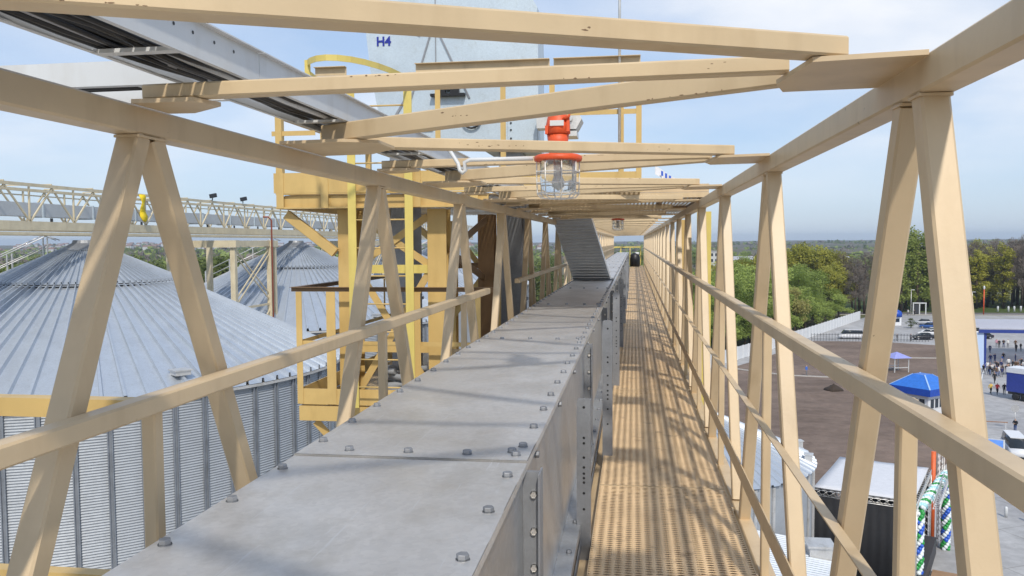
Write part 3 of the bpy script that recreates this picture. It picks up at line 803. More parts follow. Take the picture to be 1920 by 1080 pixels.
def flood(y, lab):
    t = thing('floodlight', lab, 'floodlight', (-22.9, y, 2.39), group='floodlights on the far gallery')
    MB().beam((0, 0, 0), (0, 0, .16), .04, .04).build('stand', DARK, t, local=True)
    MB().beam((-.03, -.17, .22), (.12, .17, .30), .16, .22).build('lamp_body', DARK, t, local=True)
flood(43.0, 'dark floodlight on the far gallery, nearer of the pair, by the tower'); flood(46.6, 'dark floodlight on the far gallery, farther of the pair')
# ------------------------------------------------------------------ ground, yard and terrain
def ground_mat(name, c1, c2, s1=.05, s2=1.2, c3=None, bmp=.3, rough=.9):
    m, nt, b, o = newmat(name); v = coords(nt, True)
    a = noise(nt, v, s1, 6, .6); d = noise(nt, v, s2, 5, .65)
    r = ramp(nt, a, [(.35, c1), (.65, c2)])
    k = ramp(nt, d, [(.3, (.80, .80, .80)), (.7, (1.12, 1.12, 1.12))])
    base = mixc(nt, 1, r.outputs[0], k.outputs[0], 'MULTIPLY')
    if c3:
        q = ramp(nt, noise(nt, v, s1 * 4, 6, .7), [(.56, (0, 0, 0)), (.68, (1, 1, 1))]); base = mixc(nt, q.outputs[0], base, c3)
    nt.links.new(base, b.inputs['Base Color']); b.inputs['Roughness'].default_value = rough
    b.inputs['Specular IOR Level'].default_value = .2
    bump(nt, b, d, bmp, .15); return m
MEADOW = ground_mat('meadow', (.085, .10, .035), (.16, .15, .075), .006, .3, (.13, .11, .07))
CONC = ground_mat('yard_concrete', (.40, .39, .385), (.48, .47, .46), .08, .9, (.36, .35, .34), .05, .8)
def soil_streaks(m):
    nt = m.node_tree; b = [n for n in nt.nodes if n.type == 'BSDF_PRINCIPLED'][0]; src = b.inputs['Base Color'].links[0].from_socket
    n1 = noise(nt, coords(nt, True, (.55, 1.0, 1)), .16, 8, .7); k = ramp(nt, n1, [(.36, (.80, .79, .78)), (.5, (1, 1, 1)), (.66, (1.24, 1.22, 1.20))])
    nt.links.new(mixc(nt, 1, src, k.outputs[0], 'MULTIPLY'), b.inputs['Base Color'])
def slab_joints(m, s, w):
    nt = m.node_tree; b = [n for n in nt.nodes if n.type == 'BSDF_PRINCIPLED'][0]; src = b.inputs['Base Color'].links[0].from_socket
    mp = nt.nodes.new('ShaderNodeMapping'); mp.inputs['Rotation'].default_value = (0, 0, R(-26)); g = nt.nodes.new('ShaderNodeNewGeometry'); nt.links.new(g.outputs['Position'], mp.inputs[0])
    br = N(nt, 'ShaderNodeTexBrick', Scale=1.0); br.offset = 0; nt.links.new(mp.outputs[0], br.inputs['Vector'])
    br.inputs['Brick Width'].default_value = s; br.inputs['Row Height'].default_value = s; br.inputs['Mortar Size'].default_value = w
    br.inputs['Color1'].default_value = (1, 1, 1, 1); br.inputs['Color2'].default_value = (.93, .93, .94, 1); br.inputs['Mortar'].default_value = (.68, .67, .66, 1)
    nt.links.new(mixc(nt, 1, src, br.outputs[0], 'MULTIPLY'), b.inputs['Base Color'])
    n1 = noise(nt, coords(nt, True, (1, .3, 1)), .12, 6, .6); src = b.inputs['Base Color'].links[0].from_socket
    nt.links.new(mixc(nt, 1, src, ramp(nt, n1, [(.38, (.84, .84, .85)), (.6, (1.04, 1.04, 1.03))]).outputs[0], 'MULTIPLY'), b.inputs['Base Color'])
slab_joints(CONC, 6.0, .05)
SOIL = ground_mat('bare_soil', (.175, .128, .10), (.235, .175, .14), .06, .8, (.14, .10, .08), .6)
soil_streaks(SOIL)
GRASS = ground_mat('grass_ground', (.05, .085, .018), (.09, .12, .03), .1, 2, (.10, .085, .05))
KERB = plain('kerb_stone', (.48, .45, .41), .8)
b = MB(); n = 72
b._add([(0, 0, -22)] + [(r * math.cos(2 * math.pi * k / n), r * math.sin(2 * math.pi * k / n), -22) for r in (300, 1500, 9000) for k in range(n)],
       [(0, 1 + k, 1 + (k + 1) % n) for k in range(n)] + [(1 + i * n + k, 1 + (i + 1) * n + k, 1 + (i + 1) * n + (k + 1) % n, 1 + i * n + (k + 1) % n) for i in range(2) for k in range(n)])
tag(b.build('ground', MEADOW), kind='structure')
def sheet(name, pts, z, m): 
    b = MB(); b._add([(x, y, z) for x, y in pts], [tuple(range(len(pts)))]); return tag(b.build(name, m), kind='structure')
sheet('yard', [(-70, -60), (150, -60), (170, 246), (122, 258), (70, 257), (61, 241), (38.2, 193.5), (18, 156), (2, 128), (-4, 80), (-70, 75)], -21.996, CONC)
sheet('soil_field', [(4, 64), (21, 67), (31, 87), (40, 109), (47, 128), (56, 158), (62.5, 184), (51.9, 189.2), (39, 189), (21, 155), (6, 129), (1, 90)], -21.992, SOIL)
sheet('grass_bank', [(60, 268), (128, 268), (240, 250), (240, 330), (60, 330)], -21.988, GRASS)
sheet('wood_floor', [(-6, 132), (16, 158), (36, 194), (59, 242), (62, 300), (-40, 320), (-60, 200)], -21.988, ground_mat('wood_floor', (.06, .06, .03), (.10, .09, .05), .1, 1.5))
sheet('road', [(58, 258), (128, 259.5), (240, 243), (240, 250), (128, 267), (58, 266)], -21.984, plain('asphalt', (.16, .145, .14), .9, scale=.5))
def strip(name, pts, w, z, h, m):
    b = MB()
    for p, q in zip(pts, pts[1:]): b.beam((p[0], p[1], z + h / 2), (q[0], q[1], z + h / 2), w, h)
    return tag(b.build(name, m), kind='structure')
strip('kerb', [(17.5, 146), (20, 143.5), (25, 139.8), (31.5, 138.6), (37, 140), (41, 144)], .5, -21.99, .12, KERB)
strip('kerb', [(44, 170), (46.2, 165.3), (50.2, 163), (56, 163.2)], .5, -21.99, .12, KERB)
strip('kerb', [(20, 66.5), (31.2, 87), (40.2, 109), (47.2, 128), (56.2, 158), (62.7, 184)], .25, -21.99, .13, KERB)
strip('road_marking', [(44, 112), (48.5, 125.5), (59, 151)], .14, -21.996, .006, plain('road_paint', (.75, .75, .75), .7))
strip('kerb', [(60, 257.4), (128, 259), (240, 242.5)], .3, -21.99, .15, KERB)
# hills
def hn(x, y):
    return (math.sin(x * 1.3 + .5) * math.cos(y * 1.1) + .5 * math.sin(x * 2.9 + y * 2.1) + .3 * math.sin(x * 6.1 - y * 4.3))
b = MB(); nth = 160; rad = [420, 600, 800, 1000, 1250, 1500, 1800, 2200, 2700, 3300, 4200, 5500]
vs = []
for r in rad:
    for k in range(nth):
        a = 2 * math.pi * k / nth; x, y = r * math.cos(a), r * math.sin(a)
        u = max(0, min(1, (r - 420) / 3600)); east = .5 + .5 * math.cos(a - R(62))
        z = -22.6 + 21 * u ** 1.1 + hn(x / 420, y / 420) * 4 * min(1, (r - 420) / 900) + 9 * east ** 12 * math.exp(-((r - 1250) / 450) ** 2)
        vs.append((x, y, z if r > 420 else -23.5))
fs = [(i * nth + k, (i + 1) * nth + k, (i + 1) * nth + (k + 1) % nth, i * nth + (k + 1) % nth) for i in range(len(rad) - 1) for k in range(nth)]
b._add(vs, fs, True)
HILL = ground_mat('hill_cover', (.09, .085, .05), (.18, .15, .10), .004, .05, (.10, .13, .05), .0)
tag(b.build('hills', HILL), kind='structure')

# ------------------------------------------------------------------ trees
BARK = plain('bark', (.09, .065, .045), .9, scale=6)
LG = leafmat('leaf_green', (.13, .18, .035), (.36, .44, .11))
LO = leafmat('leaf_olive', (.18, .19, .03), (.42, .40, .07))
LY = leafmat('leaf_pale', (.22, .21, .06), (.42, .38, .13))
LP = leafmat('leaf_poplar', (.10, .14, .03), (.28, .33, .08))
LB = leafmat('bare_twigs', (.10, .085, .074), (.24, .20, .165), .1)
LD = leafmat('leaf_dark', (.065, .09, .025), (.19, .23, .065))
def make_tree(kind, leaf, seed, label, group):
    rnd = random.Random(seed)
    t = thing({'broad': 'broadleaf_tree', 'poplar': 'poplar_tree', 'bare': 'bare_tree'}[kind], label, 'tree', (0, 0, -22), group=group)
    b = MB(); lobes = []
    if kind == 'broad':
        b.tube([(0, 0, -.2), (.1, .05, 2.2), (.0, .1, 5), (.15, 0, 8.5)], [.34, .27, .2, .08], 7)
        for i in range(11):
            a = i * 2.4 + rnd.uniform(-.4, .4); rr = rnd.uniform(1.6, 4.2); zz = rnd.uniform(3.2, 13.0)
            taper = 1 - max(0, (zz - 8) / 8); p = (rr * math.cos(a) * taper, rr * math.sin(a) * taper, zz)
            lobes.append((p, rnd.uniform(1.3, 2.5), rnd.uniform(1.1, 2.1)))
            b.tube([(0, .05, max(2, zz * .42)), (p[0] * .5, p[1] * .5, zz * .72), p], [.12, .07, .02], 5)
        lobes.append(((0, 0, 12.8), 2.0, 2.0)); lobes.append(((0, 0, 8), 2.6, 3.0)); nl, ls = 4200, .5
    elif kind == 'poplar':
        b.tube([(0, 0, -.2), (.05, 0, 5), (0, .05, 11), (0, 0, 15)], [.28, .2, .12, .03], 7)
        for i in range(16):
            zz = 2.5 + i * .85; a = i * 2.1; w = 1.35 * (.5 + .5 * math.sin(math.pi * min(1, (zz - 1) / 16.5))) * rnd.uniform(.65, 1.3)
            p = (w * .75 * math.cos(a), w * .75 * math.sin(a), zz + rnd.uniform(-.5, .5)); lobes.append((p, .5 * w + .3, rnd.uniform(1.0, 1.7)))
            b.tube([(0, 0, zz - 1.6), p], [.05, .015], 4)
        nl, ls = 2600, .42
    else:
        b.tube([(0, 0, -.2), (.08, 0, 5), (0, .08, 10.5), (0, 0, 15.2)], [.24, .17, .1, .02], 7)
        for i in range(16):
            zz = 4.4 + i * .65; a = i * 2.4 + rnd.uniform(-.3, .3); w = 2.1 * (1.1 - ((zz - 8) / 9) ** 2)
            p = (w * math.cos(a), w * math.sin(a), zz + 1.3); b.tube([(0, 0, zz - .8), (p[0] * .5, p[1] * .5, zz + .35), p], [.07, .04, .012], 4)
            lobes.append(((p[0] * .8, p[1] * .8, zz + .9), .95, 1.25))
        nl, ls = 3600, .32
    b.build('trunk', BARK, t, local=True)
    c = MB(); vol = [r * r * h for _, r, h in lobes]; tot = sum(vol)
    for (p, r, h), vv in zip(lobes, vol):
        for _ in range(int(nl * vv / tot)):
            d = Vector((rnd.gauss(0, 1), rnd.gauss(0, 1), rnd.gauss(0, 1))).normalized() * (rnd.random() ** .42) * rnd.uniform(.85, 1.12)
            q = Vector((p[0] + d.x * r, p[1] + d.y * r, p[2] + d.z * h))
            e1 = Vector((rnd.gauss(0, 1), rnd.gauss(0, 1), rnd.gauss(0, 1))).normalized(); e2 = e1.orthogonal().normalized()
            if kind == 'bare': e1 = (d + Vector((0, 0, 1.2))).normalized() * ls * 1.9; e2 = e2 * ls * .22
            else: e1 = e1 * ls * rnd.uniform(.6, 1.2); e2 = e2 * ls * rnd.uniform(.4, .8)
            c._add([q - e1 * .5, q + e2 * .5, q + e1 * .5, q - e2 * .5], [(0, 1, 2, 3)])
    c.build('crown', leaf, t, local=True)
    return t
used = set()
def plant(proto, x, y, h, wid=1.0, z=-22, label=None):
    rz = random.uniform(0, 6.28); s = h / 15.0
    if id(proto) not in used:
        used.add(id(proto)); proto.location = (x, y, z + E); proto.rotation_euler.z = rz; proto.scale = (s * wid, s * wid, s); return proto
    return copy_tree(proto, loc=(x, y, z), rz=rz, scale=(s * wid, s * wid, s), label=label)
gF = 'trees behind the white fence'
broad = [make_tree('broad', LG, s, 'fresh green bushy tree growing behind the white fence', gF) for s in (1, 2, 3)]
pale = make_tree('broad', LY, 4, 'pale yellowish shrubby tree at the front of the grove by the white fence', None)
olive = [make_tree('broad', LO, s, 'tall olive yellow round crowned tree rising behind the grove', 'tall olive trees behind the grove') for s in (5, 6)]
pop = [make_tree('poplar', LP, s, 'slim green poplar standing beyond the parked cars', 'green poplars beyond the parked cars') for s in (7, 8)]
bare = [make_tree('bare', LB, s, 'leafless brown grey tree in the dark wood beyond the road', 'leafless trees of the wood') for s in (9, 10, 11)]
wgreen = make_tree('poplar', LO, 12, 'yellow green tree among the leafless wood beyond the road', 'green trees of the wood')
dark = [make_tree('broad', LD, s, 'dark green tree in the belt beyond the silos', 'dark trees beyond the silos') for s in (13, 14)]
dist = make_tree('broad', LG, 15, 'small green tree far off among the distant white buildings', 'distant trees')
for i, (x, y, h) in enumerate([(17, 180, 12.5), (22, 188, 14), (27, 196, 15), (32, 205, 15.5), (37, 214, 16), (43, 226, 15.5), (49, 238, 14), (29, 221, 16.5), (22, 210, 15), (14, 196, 15), (9, 184, 13), (38, 231, 17), (47, 247, 16), (14, 222, 15), (5, 205, 14), (53, 252, 14), (19, 232, 16), (28, 240, 17), (10, 165, 11), (3, 170, 12), (-3, 190, 13), (34, 198, 11), (42, 214, 11)]):
    plant(broad[i % 3], x, y, h, 1.12)
plant(pale, 37.5, 203, 11.5, 1.1)
for i, (x, y, h) in enumerate([(44, 262, 20.5), (51, 268, 21.5), (57, 272, 21), (38, 258, 19), (62, 276, 19.5), (47, 280, 21), (56, 255, 15), (60, 262, 16), (55, 284, 22), (33, 268, 17), (25, 262, 16), (66, 284, 19)]): plant(olive[i % 2], x, y, h, 1.2)
for i, (x, y, h) in enumerate([(77, 270, 18), (80.5, 267, 22), (83.2, 272, 23.5), (86, 270, 23), (88.5, 273, 22), (91, 270, 20), (74.5, 274, 16), (79, 278, 20), (94, 272, 19), (97, 276, 20)]): plant(pop[i % 2], x, y, h, 1.25)
rr = random.Random(5)
for i, (x, y) in enumerate([(64.5, 256), (66, 266), (68, 260), (69, 270), (71, 277), (66, 277)]): plant(bare[i % 3], x, y, 13 + i % 3 * 2, 1.5, label='leafless brown tree at the end of the grove by the white fence')['group'] = 'leafless trees at the end of the grove'
for i in range(34):
    u = i / 33; x, y = (lerp(4, 38, u * 1.5), lerp(130, 192.5, u * 1.5)) if u < .66 else (lerp(38, 62, (u - .66) * 2.9), lerp(192.5, 241, (u - .66) * 2.9))
    plant(broad[i % 3], x - 4 - rr.uniform(0, 5), y + 3 + rr.uniform(0, 3), rr.uniform(5, 9), 1.7, label='low bushy green tree close behind the white fence')['group'] = 'low trees along the white fence'
for i in range(130):
    row = i % 5; x = 86 + i * .85 + rr.uniform(-1.5, 1.5); y = 286 + row * 9 + rr.uniform(-3, 3) - (x - 100) * .12
    h = rr.uniform(15.5, 20.5) * (1.08 if x > 120 else 1)
    if rr.random() < .28: plant(wgreen, x, y, h * .95, 1.7)
    else: plant(bare[i % 3], x, y, h, 1.35)
plant(bare[0], 107.5, 300, 24, .8)
for i in range(120):
    a = R(rr.uniform(-50, -18)); r = rr.uniform(140, 300)
    plant(dark[i % 2], r * math.sin(a), r * math.cos(a), rr.uniform(16.5, 20) if r > 190 else rr.uniform(14, 17), 1.4)
for i in range(16):
    a = R(rr.uniform(-18, 1)); r = rr.uniform(170, 420)
    plant(dark[i % 2], r * math.sin(a), r * math.cos(a), rr.uniform(12, 18), 1.3)
for i in range(60):
    a = R(rr.uniform(-4, 17)); r = rr.uniform(340, 900)
    plant(dist, r * math.sin(a), r * math.cos(a), rr.uniform(9, 16), 1.5)

# ------------------------------------------------------------------ far buildings
FW = plain('far_white_wall', (.55, .55, .54), .8); FR = plain('far_roof', (.40, .40, .42), .8); WIN = plain('window_glass', (.03, .04, .055), .15, bmp=0)
def block(name, lab, x, y, w, d, h, rz=0, floors=2, nw=8, roof='flat', z=-22):
    t = thing(name, lab, 'building', (x, y, z), rz)
    MB().box(-w / 2, w / 2, -d / 2, d / 2, 0, h).build('wall', FW, t, local=True)
    b = MB()
    if roof == 'flat': b.box(-w / 2 - .3, w / 2 + .3, -d / 2 - .3, d / 2 + .3, h + .004, h + .5)
    else: b.prism([(-w / 2 - .4, -d / 2 - .5, h), (-w / 2 - .4, d / 2 + .5, h), (-w / 2 - .4, 0, h + d * .25)], (w + .8, 0, 0))
    b.build('roof', FR, t, local=True)
    for f in range(floors):
        for k in range(nw):
            xx = -w / 2 + (k + .5) * w / nw; zz = (f + .5) * h / floors
            MB().box(xx - w / nw * .25, xx + w / nw * .25, -d / 2 - .06, -d / 2 - .01, zz - h / floors * .25, zz + h / floors * .25).build('window', WIN, t, local=True)
    return t
block('warehouse', 'long low white building beyond the grove, nearer the hill', 126, 690, 46, 14, 7, R(-8), 1, 7, 'gable')
block('warehouse', 'low white building beyond the grove, between the truss posts', 86, 700, 22, 12, 6.5, R(-6), 1, 4, 'gable')
block('warehouse', 'small distant white shed beyond the poplars', 162, 720, 26, 12, 6, R(-10), 1, 4, 'gable')
block('apartment_block', 'white tall block far off, glimpsed close beside the right hand posts', 50, 560, 8, 9, 15, R(4), 4, 3)
tb = MB(); rt = random.Random(3)
for i in range(420):
    a = R(rt.uniform(-62, -6)); r = rt.uniform(1500, 3400); u = (r - 420) / 3600
    x, y = r * math.sin(a), r * math.cos(a); z = -22.6 + 21 * u ** 1.1 + hn(x / 420, y / 420) * 4 * min(1, (r - 420) / 900) - 1
    w, d, h = rt.uniform(7, 22), rt.uniform(7, 12), rt.uniform(5, 10); tb.mat(0).box(x - w / 2, x + w / 2, y - d / 2, y + d / 2, z, z + h)
    tb.mat(1).prism([(x - w / 2 - .3, y - d / 2 - .4, z + h + .01), (x - w / 2 - .3, y + d / 2 + .4, z + h + .01), (x - w / 2 - .3, y, z + h + 3)], (w + .6, 0, 0))
fw = MB(); rw = random.Random(8)
for i in range(420):
    a = R(rw.uniform(-58, 40)); r = rw.choice((760, 900, 1050, 1250, 1500, 1800, 2200, 2700)) * rw.uniform(.93, 1.07); L = rw.uniform(30, 120) * (r / 1400)
    for j in range(int(26)):
        t_ = rw.uniform(-.5, .5) * L; rr2 = r + rw.uniform(-14, 14) + t_ * .15
        x, y = rr2 * math.sin(a) + t_ * math.cos(a), rr2 * math.cos(a) - t_ * math.sin(a); u = max(0, (rr2 - 420) / 3600)
        z = -22.6 + 21 * u ** 1.1 + hn(x / 420, y / 420) * 4 * min(1, (rr2 - 420) / 900) - 1
        s_ = rw.uniform(4, 8.5); h_ = rw.uniform(6, 12); fw.mat(rw.choice((0, 0, 1, 2)))
        q = [Vector((rw.uniform(-1, 1) * s_, rw.uniform(-1, 1) * s_ * .6, rw.uniform(-.2, 1) * h_)) + Vector((x, y, z)) for _ in range(9)]
        fw._add(q, [(0, 1, 2), (3, 4, 5), (6, 7, 8), (0, 4, 8), (1, 5, 6)])
o = fw.build('far_woods', [LD, LG, LB]); tag(o, 'low dark belts of woodland on the far slopes along the horizon', 'wood', kind='stuff')
o = tb.build('far_town', [FW, plain('far_tiles', (.25, .15, .12), .9)]); tag(o, 'pale scatter of houses on the hazy slopes beyond the silos', 'town', kind='stuff')

# ------------------------------------------------------------------ small buildings in the yard
ROYAL = plain('royal_blue_roof', (.03, .17, .60), .38, bmp=0); ROYALD = plain('royal_blue_band', (.012, .07, .42), .4, bmp=0); WALLW = plain('white_panel_wall', (.74, .75, .77), .5, var=.04)
WALLM.name = 'silo_wall_sheet'
k = thing('kiosk', 'white kiosk with a hipped bright blue roof beside the soil field', 'kiosk', (36.3, 111.4, -22), R(40))
w = 2.2
MB().box(-w, w, -w, w, 0, 2.75).build('wall', WALLW, k, local=True)
MB().box(-w - .25, w + .25, -w - .25, w + .25, -.0, .10).build('base', CONC, k, local=True)
b = MB(); q = w + .55; b.box(-q, q, -q, q, 2.7, 3.55); b.build('fascia', ROYALD, k, local=True)
b = MB(); rr_ = .8; b._add([(-q, -q, 3.554), (q, -q, 3.554), (q, q, 3.554), (-q, q, 3.554), (-rr_, -rr_, 5.0), (rr_, -rr_, 5.0), (rr_, rr_, 5.0), (-rr_, rr_, 5.0)], [(0, 1, 5, 4), (1, 2, 6, 5), (2, 3, 7, 6), (3, 0, 4, 7), (4, 5, 6, 7)]); rf = b.build('roof', ROYAL, k, local=True)
b = MB()
for sx, sy in ((1, -1), (-1, -1), (1, 1), (-1, 1)): b.beam((sx * q, sy * q, 3.57), (sx * rr_, sy * rr_, 5.02), .16, .05)
b.build('hip_cap', plain('pale_blue_cap', (.35, .52, .80), .5), rf, local=True)
for s in (-1.4, -.45, .5, 1.45):
    f = MB().box(s - .42, s + .42, -w - .04, -w - .003, 1.0, 2.3).build('window', WALLW, k, local=True); MB().box(s - .35, s + .35, -w - .05, -w - .0405, 1.08, 2.22).build('pane', WIN, f, local=True)
    f = MB().box(-w - .04, -w - .003, s - .42, s + .42, 1.0, 2.3).build('window', WALLW, k, local=True); MB().box(-w - .05, -w - .0405, s - .35, s + .35, 1.08, 2.22).build('pane', WIN, f, local=True)
k = thing('guard_booth', 'small white guard booth with a rounded blue roof near the gate', 'booth', (67, 226.5, -22), R(10))
MB().box(-1.0, 1.0, -1.0, 1.0, 0, 2.2).build('wall', WALLW, k, local=True)
MB().lathe((0, 0, 2.2), [(1.5, 0), (1.55, .8), (1.3, 1.4), (.6, 1.8), (0, 1.9)], 10).build('roof', ROYALD, k, local=True)
MB().box(-.5, .5, -1.04, -1.003, .9, 1.8).build('window', WIN, k, local=True)
g = thing('gazebo', 'small gazebo with a lavender blue pitched roof on the soil field', 'gazebo', (43.6, 146.5, -22), R(20))
LAV = plain('lavender_roof', (.30, .32, .66), .5)
for sx in (-1, 1):
    for sy in (-1, 1): MB().box(sx * 1.3 - .06, sx * 1.3 + .06, sy * 1.3 - .06, sy * 1.3 + .06, 0, 2.4).build('post', WHITEP, g, local=True)
b = MB(); b._add([(-1.7, -1.7, 2.4), (1.7, -1.7, 2.4), (1.7, 1.7, 2.4), (-1.7, 1.7, 2.4), (0, 0, 3.3)], [(0, 1, 4), (1, 2, 4), (2, 3, 4), (3, 0, 4), (0, 3, 2, 1)]); b.build('roof', LAV, g, local=True)
for s in (-1, 1): MB().box(-1.24, 1.24, s * 1.3 - .03, s * 1.3 + .03, .75, .85).build('rail', WHITEP, g, local=True)
MB().box(-1.24, 1.24, 1.0, 1.25, .4, .48).build('bench', WHITEP, g, local=True)
gt = thing('entrance_gate', 'pale grey entrance gate frame standing before the poplars', 'gate', (83.5, 260, -22), R(-5))
for x in (-1.7, 0, 1.7): MB().box(x - .14, x + .14, -.14, .14, 0, 3.2).build('post', WHITEP, gt, local=True)
MB().box(-1.9, 1.9, -.2, .2, 3.204, 3.5).build('lintel', WHITEP, gt, local=True)
MB().box(-1.5, -.2, -.04, .04, .1, 2.9).build('leaf', DARK, gt, local=True)
# pavilion
FAB, nt, bb, oo = newmat('pavilion_fabric'); bb.inputs['Base Color'].default_value = (.80, .80, .84, 1); bb.inputs['Roughness'].default_value = .8
tr = nt.nodes.new('ShaderNodeBsdfTranslucent'); tr.inputs[0].default_value = (.9, .9, .95, 1); mx = nt.nodes.new('ShaderNodeMixShader'); mx.inputs[0].default_value = .62
nt.links.new(bb.outputs[0], mx.inputs[1]); nt.links.new(tr.outputs[0], mx.inputs[2]); nt.links.new(mx.outputs[0], oo.inputs[0])
NAVYP = plain('navy_paint', (.02, .045, .24), .45, bmp=0)
pv = thing('pavilion', 'large white roofed event pavilion with blue fascia and blue posts', 'pavilion', (77, 166, -22))
b = MB(); b._add([(58.6, 152, -15.2), (100, 149, -15.2), (109, 173, -15.6), (64, 174, -15.6)], [(0, 1, 2, 3)]); o = b.build('roof', FAB, pv); o.modifiers.new('t', 'SOLIDIFY').thickness = .05
MB().beam((58.4, 151.8, -15.65), (100, 148.8, -15.55), .3, .55).build('fascia', NAVYP, pv)
for i in range(5): 
    x = lerp(59.6, 99.5, i / 4); y = lerp(152.2, 149.3, i / 4); MB().box(x - .17, x + .17, y - .16, y + .16, -22, -15.9).build('post', NAVYP, pv)
PB, nt, bb, oo = newmat('pale_blue_fabric'); bb.inputs['Base Color'].default_value = (.50, .62, .82, 1)
b = MB(); b._add([(57.7, 152.1, -22), (59.4, 152.0, -22), (59.3, 152.0, -15.9), (57.9, 152.1, -15.9)], [(0, 1, 2, 3)]); o = b.build('side_wall', PB, pv); o.modifiers.new('t', 'SOLIDIFY').thickness = .04
# white fence
FENW = plain('white_fence_panel', (.68, .69, .70), .7, var=.06)
def fence(pts, lab):
    t = thing('fence', lab, 'fence', (pts[0][0], pts[0][1], -22))
    for p, q in zip(pts, pts[1:]):
        n = max(1, int(math.hypot(q[0] - p[0], q[1] - p[1]) / 2.6)); b = MB()
        for k in range(n):
            a = (lerp(p[0], q[0], k / n), lerp(p[1], q[1], k / n)); c = (lerp(p[0], q[0], (k + 1) / n), lerp(p[1], q[1], (k + 1) / n))
            b.beam((a[0], a[1], -20.75), (lerp(a[0], c[0], .96), lerp(a[1], c[1], .96), -20.75), .06, 2.4)
            b.beam((a[0], a[1], -22), (a[0], a[1], -19.45), .16, .16, up=(0, 1, 0))
        b.build('panel', FENW, t)
fence([(4, 130), (19, 157.5), (38, 192.5), (62, 241)], 'white panel fence running between the soil field and the grove')
b_ = thing('fence', 'thin dark picket fence in front of the white panel fence', 'fence', (38, 189.5, -22))
b = MB()
for k in range(40): x = 38.6 + k * .62; b.box(x - .03, x + .03, 189.4, 189.46, -22, -20.3)
b.box(38.6, 62.8, 189.47, 189.5, -20.6, -20.54).box(38.6, 62.8, 189.47, 189.5, -21.6, -21.54); b.build('picket', DARK, b_)

# metal roofed hoppers and shed below the gallery
h = thing('hopper_silo', 'low round galvanised silo with a ribbed cone roof just below the walkway', 'silo', (2.75, 49.6, -22))
zE, zA, HR = 9.5, 12.7, 7.4
b = MB(); nr = 72; vs = []
for kk in range(nr):
    for da, up in ((0, 0), (.7, 0), (.76, 1), (.94, 1)):
        a = 2 * math.pi * (kk + da) / nr
        for r, z in ((HR + .2, zE - .05), (.5, zA - .2)): vs.append((r * math.cos(a), r * math.sin(a), z + .09 * up))
n = nr * 4; b._add(vs, [(2 * k_, 2 * ((k_ + 1) % n), 2 * ((k_ + 1) % n) + 1, 2 * k_ + 1) for k_ in range(n)]); rf = b.build('roof', ROOFM, h, local=True)
MB().lathe((0, 0, zA - .2), [(.6, 0), (.6, .4), (.3, .6)], 16, False).build('apex_cap', GALVD, rf, local=True)
b = MB(); n = 96; vs = []; nc = 150
for i in range(nc + 1):
    r = HR + (.012 if i % 2 else -.012); vs += [(r * math.cos(2 * math.pi * k_ / n), r * math.sin(2 * math.pi * k_ / n), (zE - .12) * i / nc) for k_ in range(n)]
b._add(vs, [(i * n + k_, i * n + (k_ + 1) % n, (i + 1) * n + (k_ + 1) % n, (i + 1) * n + k_) for i in range(nc) for k_ in range(n)], True); b.build('wall', WALLM, h, local=True)
for kk in range(40):
    a = 2 * math.pi * kk / 40; o = MB().box(HR + .015, HR + .10, -.08, .08, 0, zE - .15).build('stiffener', GALV, h, local=True); o.rotation_euler.z = a
for a in (-14, 12):
    o = MB().box(HR - .45, HR - .05, -.2, .2, zE + .1, zE + .55).box(HR - .5, HR, -.25, .25, zE + .551, zE + .60).build('roof_vent', GALV, rf, local=True); o.rotation_euler.z = R(a)
sh = thing('metal_shed', 'long galvanised shed with a ribbed sloping roof beneath the walkway', 'shed', (6, 36, -22))
b = MB(); b.prism([(1.6, 30, -22), (9.4, 30, -22), (9.4, 30, -15.35), (1.6, 30, -14.15)], (0, 12.6, 0)); b.build('wall', WALLM, sh)
b = MB(); vs = []
ny = 46
for k_ in range(ny + 1):
    for da, up in ((0, 0), (.6, 0), (.68, 1), (.92, 1)):
        y = 29.7 + (k_ + da) * 13.2 / ny
        for x in (1.3, 9.8): vs.append((x, y, -14.10 - (x - 1.6) * .1538 + .06 * up))
n = (ny + 1) * 4; b._add(vs, [(2 * k_, 2 * k_ + 2, 2 * k_ + 3, 2 * k_ + 1) for k_ in range(n - 1)]); rf = b.build('roof', ROOFM, sh); rf.modifiers.new('t', 'SOLIDIFY').thickness = .01
for x, y in ((8.9, 41.2), (9.2, 36.6), (7.0, 32.5)):
    z = -14.1 - (x - 1.6) * .1538; MB().box(x - .55, x + .55, y - .55, y + .55, z - .1, z + .55).box(x - .65, x + .65, y - .65, y + .65, z + .551, z + .66).build('roof_vent', GALV, rf)
